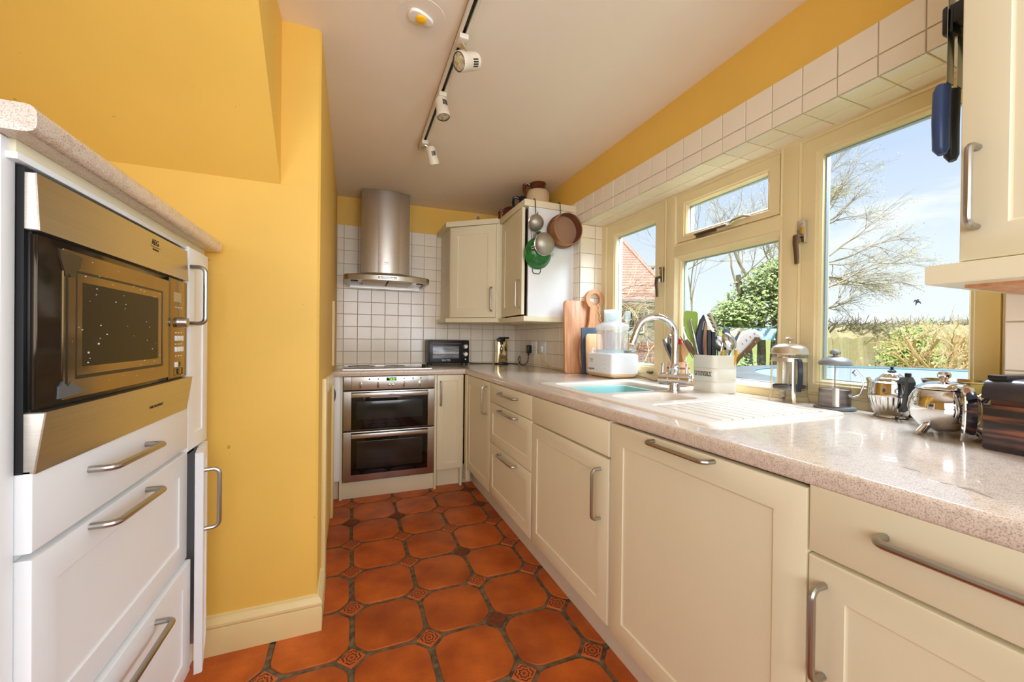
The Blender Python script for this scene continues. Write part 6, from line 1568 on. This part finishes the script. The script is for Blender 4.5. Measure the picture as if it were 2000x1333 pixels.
for k in range(6):
    a = 2 * PI * k / 6 + .3; p, q = TC + Vector((2.08 * math.cos(a - .12), 2.08 * math.sin(a - .12), -.05)), TC + Vector((2.08 * math.cos(a + .12), 2.08 * math.sin(a + .12), -.05))
    MB().tube([p, Vector((p.x, p.y, gz(p.x, 0) + .02)), Vector((q.x, q.y, gz(q.x, 0) + .02)), q], .022, 8).build('leg', HOOK, c)

c = thing('washing_line', 'thin blue washing line strung past the ivy tree', 'washing line', (5.2, 5.2, 1.33))
MB().tube([(4.3, 5.36, 1.40), (5.2, 5.13, 1.315), (5.9, 4.84, 1.31), (6.7, 5.2, 1.36), (7.75, 5.75, 1.5)], .007, 5).build('line', mat('blue_line', (96, 160, 182), .5), c)
MB().tube([(4.3, 5.36, gz(4.3, 5)), (4.3, 5.36, 1.5)], .025, 8).build('post', NICKEL, c)
def cloth(label, p, w, drop, m):
    o = thing('laundry', label, 'laundry', tuple(p), group='washing on the line')
    d_ = Vector((.92, -.38, 0)); lo = []
    for t_ in (0, .012):
        for j in range(7): pass
    gridp = [[Vector(p) + d_ * w * (i / 10) + Vector((0, 0, -drop * j / 6)) + Dv * (.02 * math.sin(i * 1.5) * (j / 6) + .02 * math.sin(j + i)) for i in range(11)] for j in range(7)]
    mb = MB(); vs = [[mb.bm.verts.new(q) for q in r_] for r_ in gridp]; vb = [[mb.bm.verts.new(q + Dv * .006) for q in r_] for r_ in gridp]
    for j in range(6):
        for i in range(10): mb.bm.faces.new((vs[j][i], vs[j][i + 1], vs[j + 1][i + 1], vs[j + 1][i])); mb.bm.faces.new((vb[j][i], vb[j + 1][i], vb[j + 1][i + 1], vb[j][i + 1]))
    mb.build('cloth', m, o)
cloth('pale beige cloth hanging on the washing line', (5.40, 5.05, 1.318), .36, .24, mat('beige_cloth', (222, 208, 176), .9))
cloth('light blue cloth hanging on the washing line', (5.86, 4.86, 1.312), .30, .20, mat('light_blue_cloth', (150, 184, 216), .9))
c = thing('leaning_pole', 'white pole leaning beyond the trampoline at the right of the window', 'pole', (6.4, 2.5, 0))
MB().tube([(7.0, 2.90, .0), (7.35, 2.66, .70), (7.75, 2.42, 1.36)], .026, 8).build('pole', WHITEPL, c)
c = thing('bird', 'small dark bird in the sky right of the tall tree', 'bird', (24.5, 10.5, 3.2))
bp_ = Vector((26.2, 11.2, 3.25))
mb = MB().sph(bp_, (.09, .06, .08), 10, 7); mb.sph(bp_ + V3((.05, 0, .08)), .045, 8, 6)
mb.tube([bp_ + V3((-.05, 0, 0)), bp_ + V3((-.16, 0, -.2))], [.05, .02], 6); mb.build('body', DKB, c)
flat(MB(), [bp_, bp_ + Rv * -.12 + V3((0, 0, .05)), bp_ + Rv * -.2 + V3((0, 0, -.05))], [.08, .08, .02], .02).build('wing', DKB, c)
flat(MB(), [bp_, bp_ + Rv * .12 + V3((0, 0, -.03)), bp_ + Rv * .18 + V3((0, 0, -.12))], [.08, .08, .02], .02).build('wing', DKB, c)
# tree line on the far rise
FARM = mat('distant_trees', (112, 126, 108), .95, var=.4, vscale=.15)
mb = MB()
for k in range(60):
    t_ = ro.random(); x, y = 196 + 20 * t_, 98 - 70 * t_
    mb.sph((x + ro.uniform(-3, 3), y, gz(x, y) + .2), (2.6, 3.4, ro.uniform(.8, 1.7)), 8, 5)
o = mb.build('distant_trees', FARM, None, weld=False); tag(o, 'low grey-green line of far trees on the hill beyond the hedge', 'trees', kind='stuff')
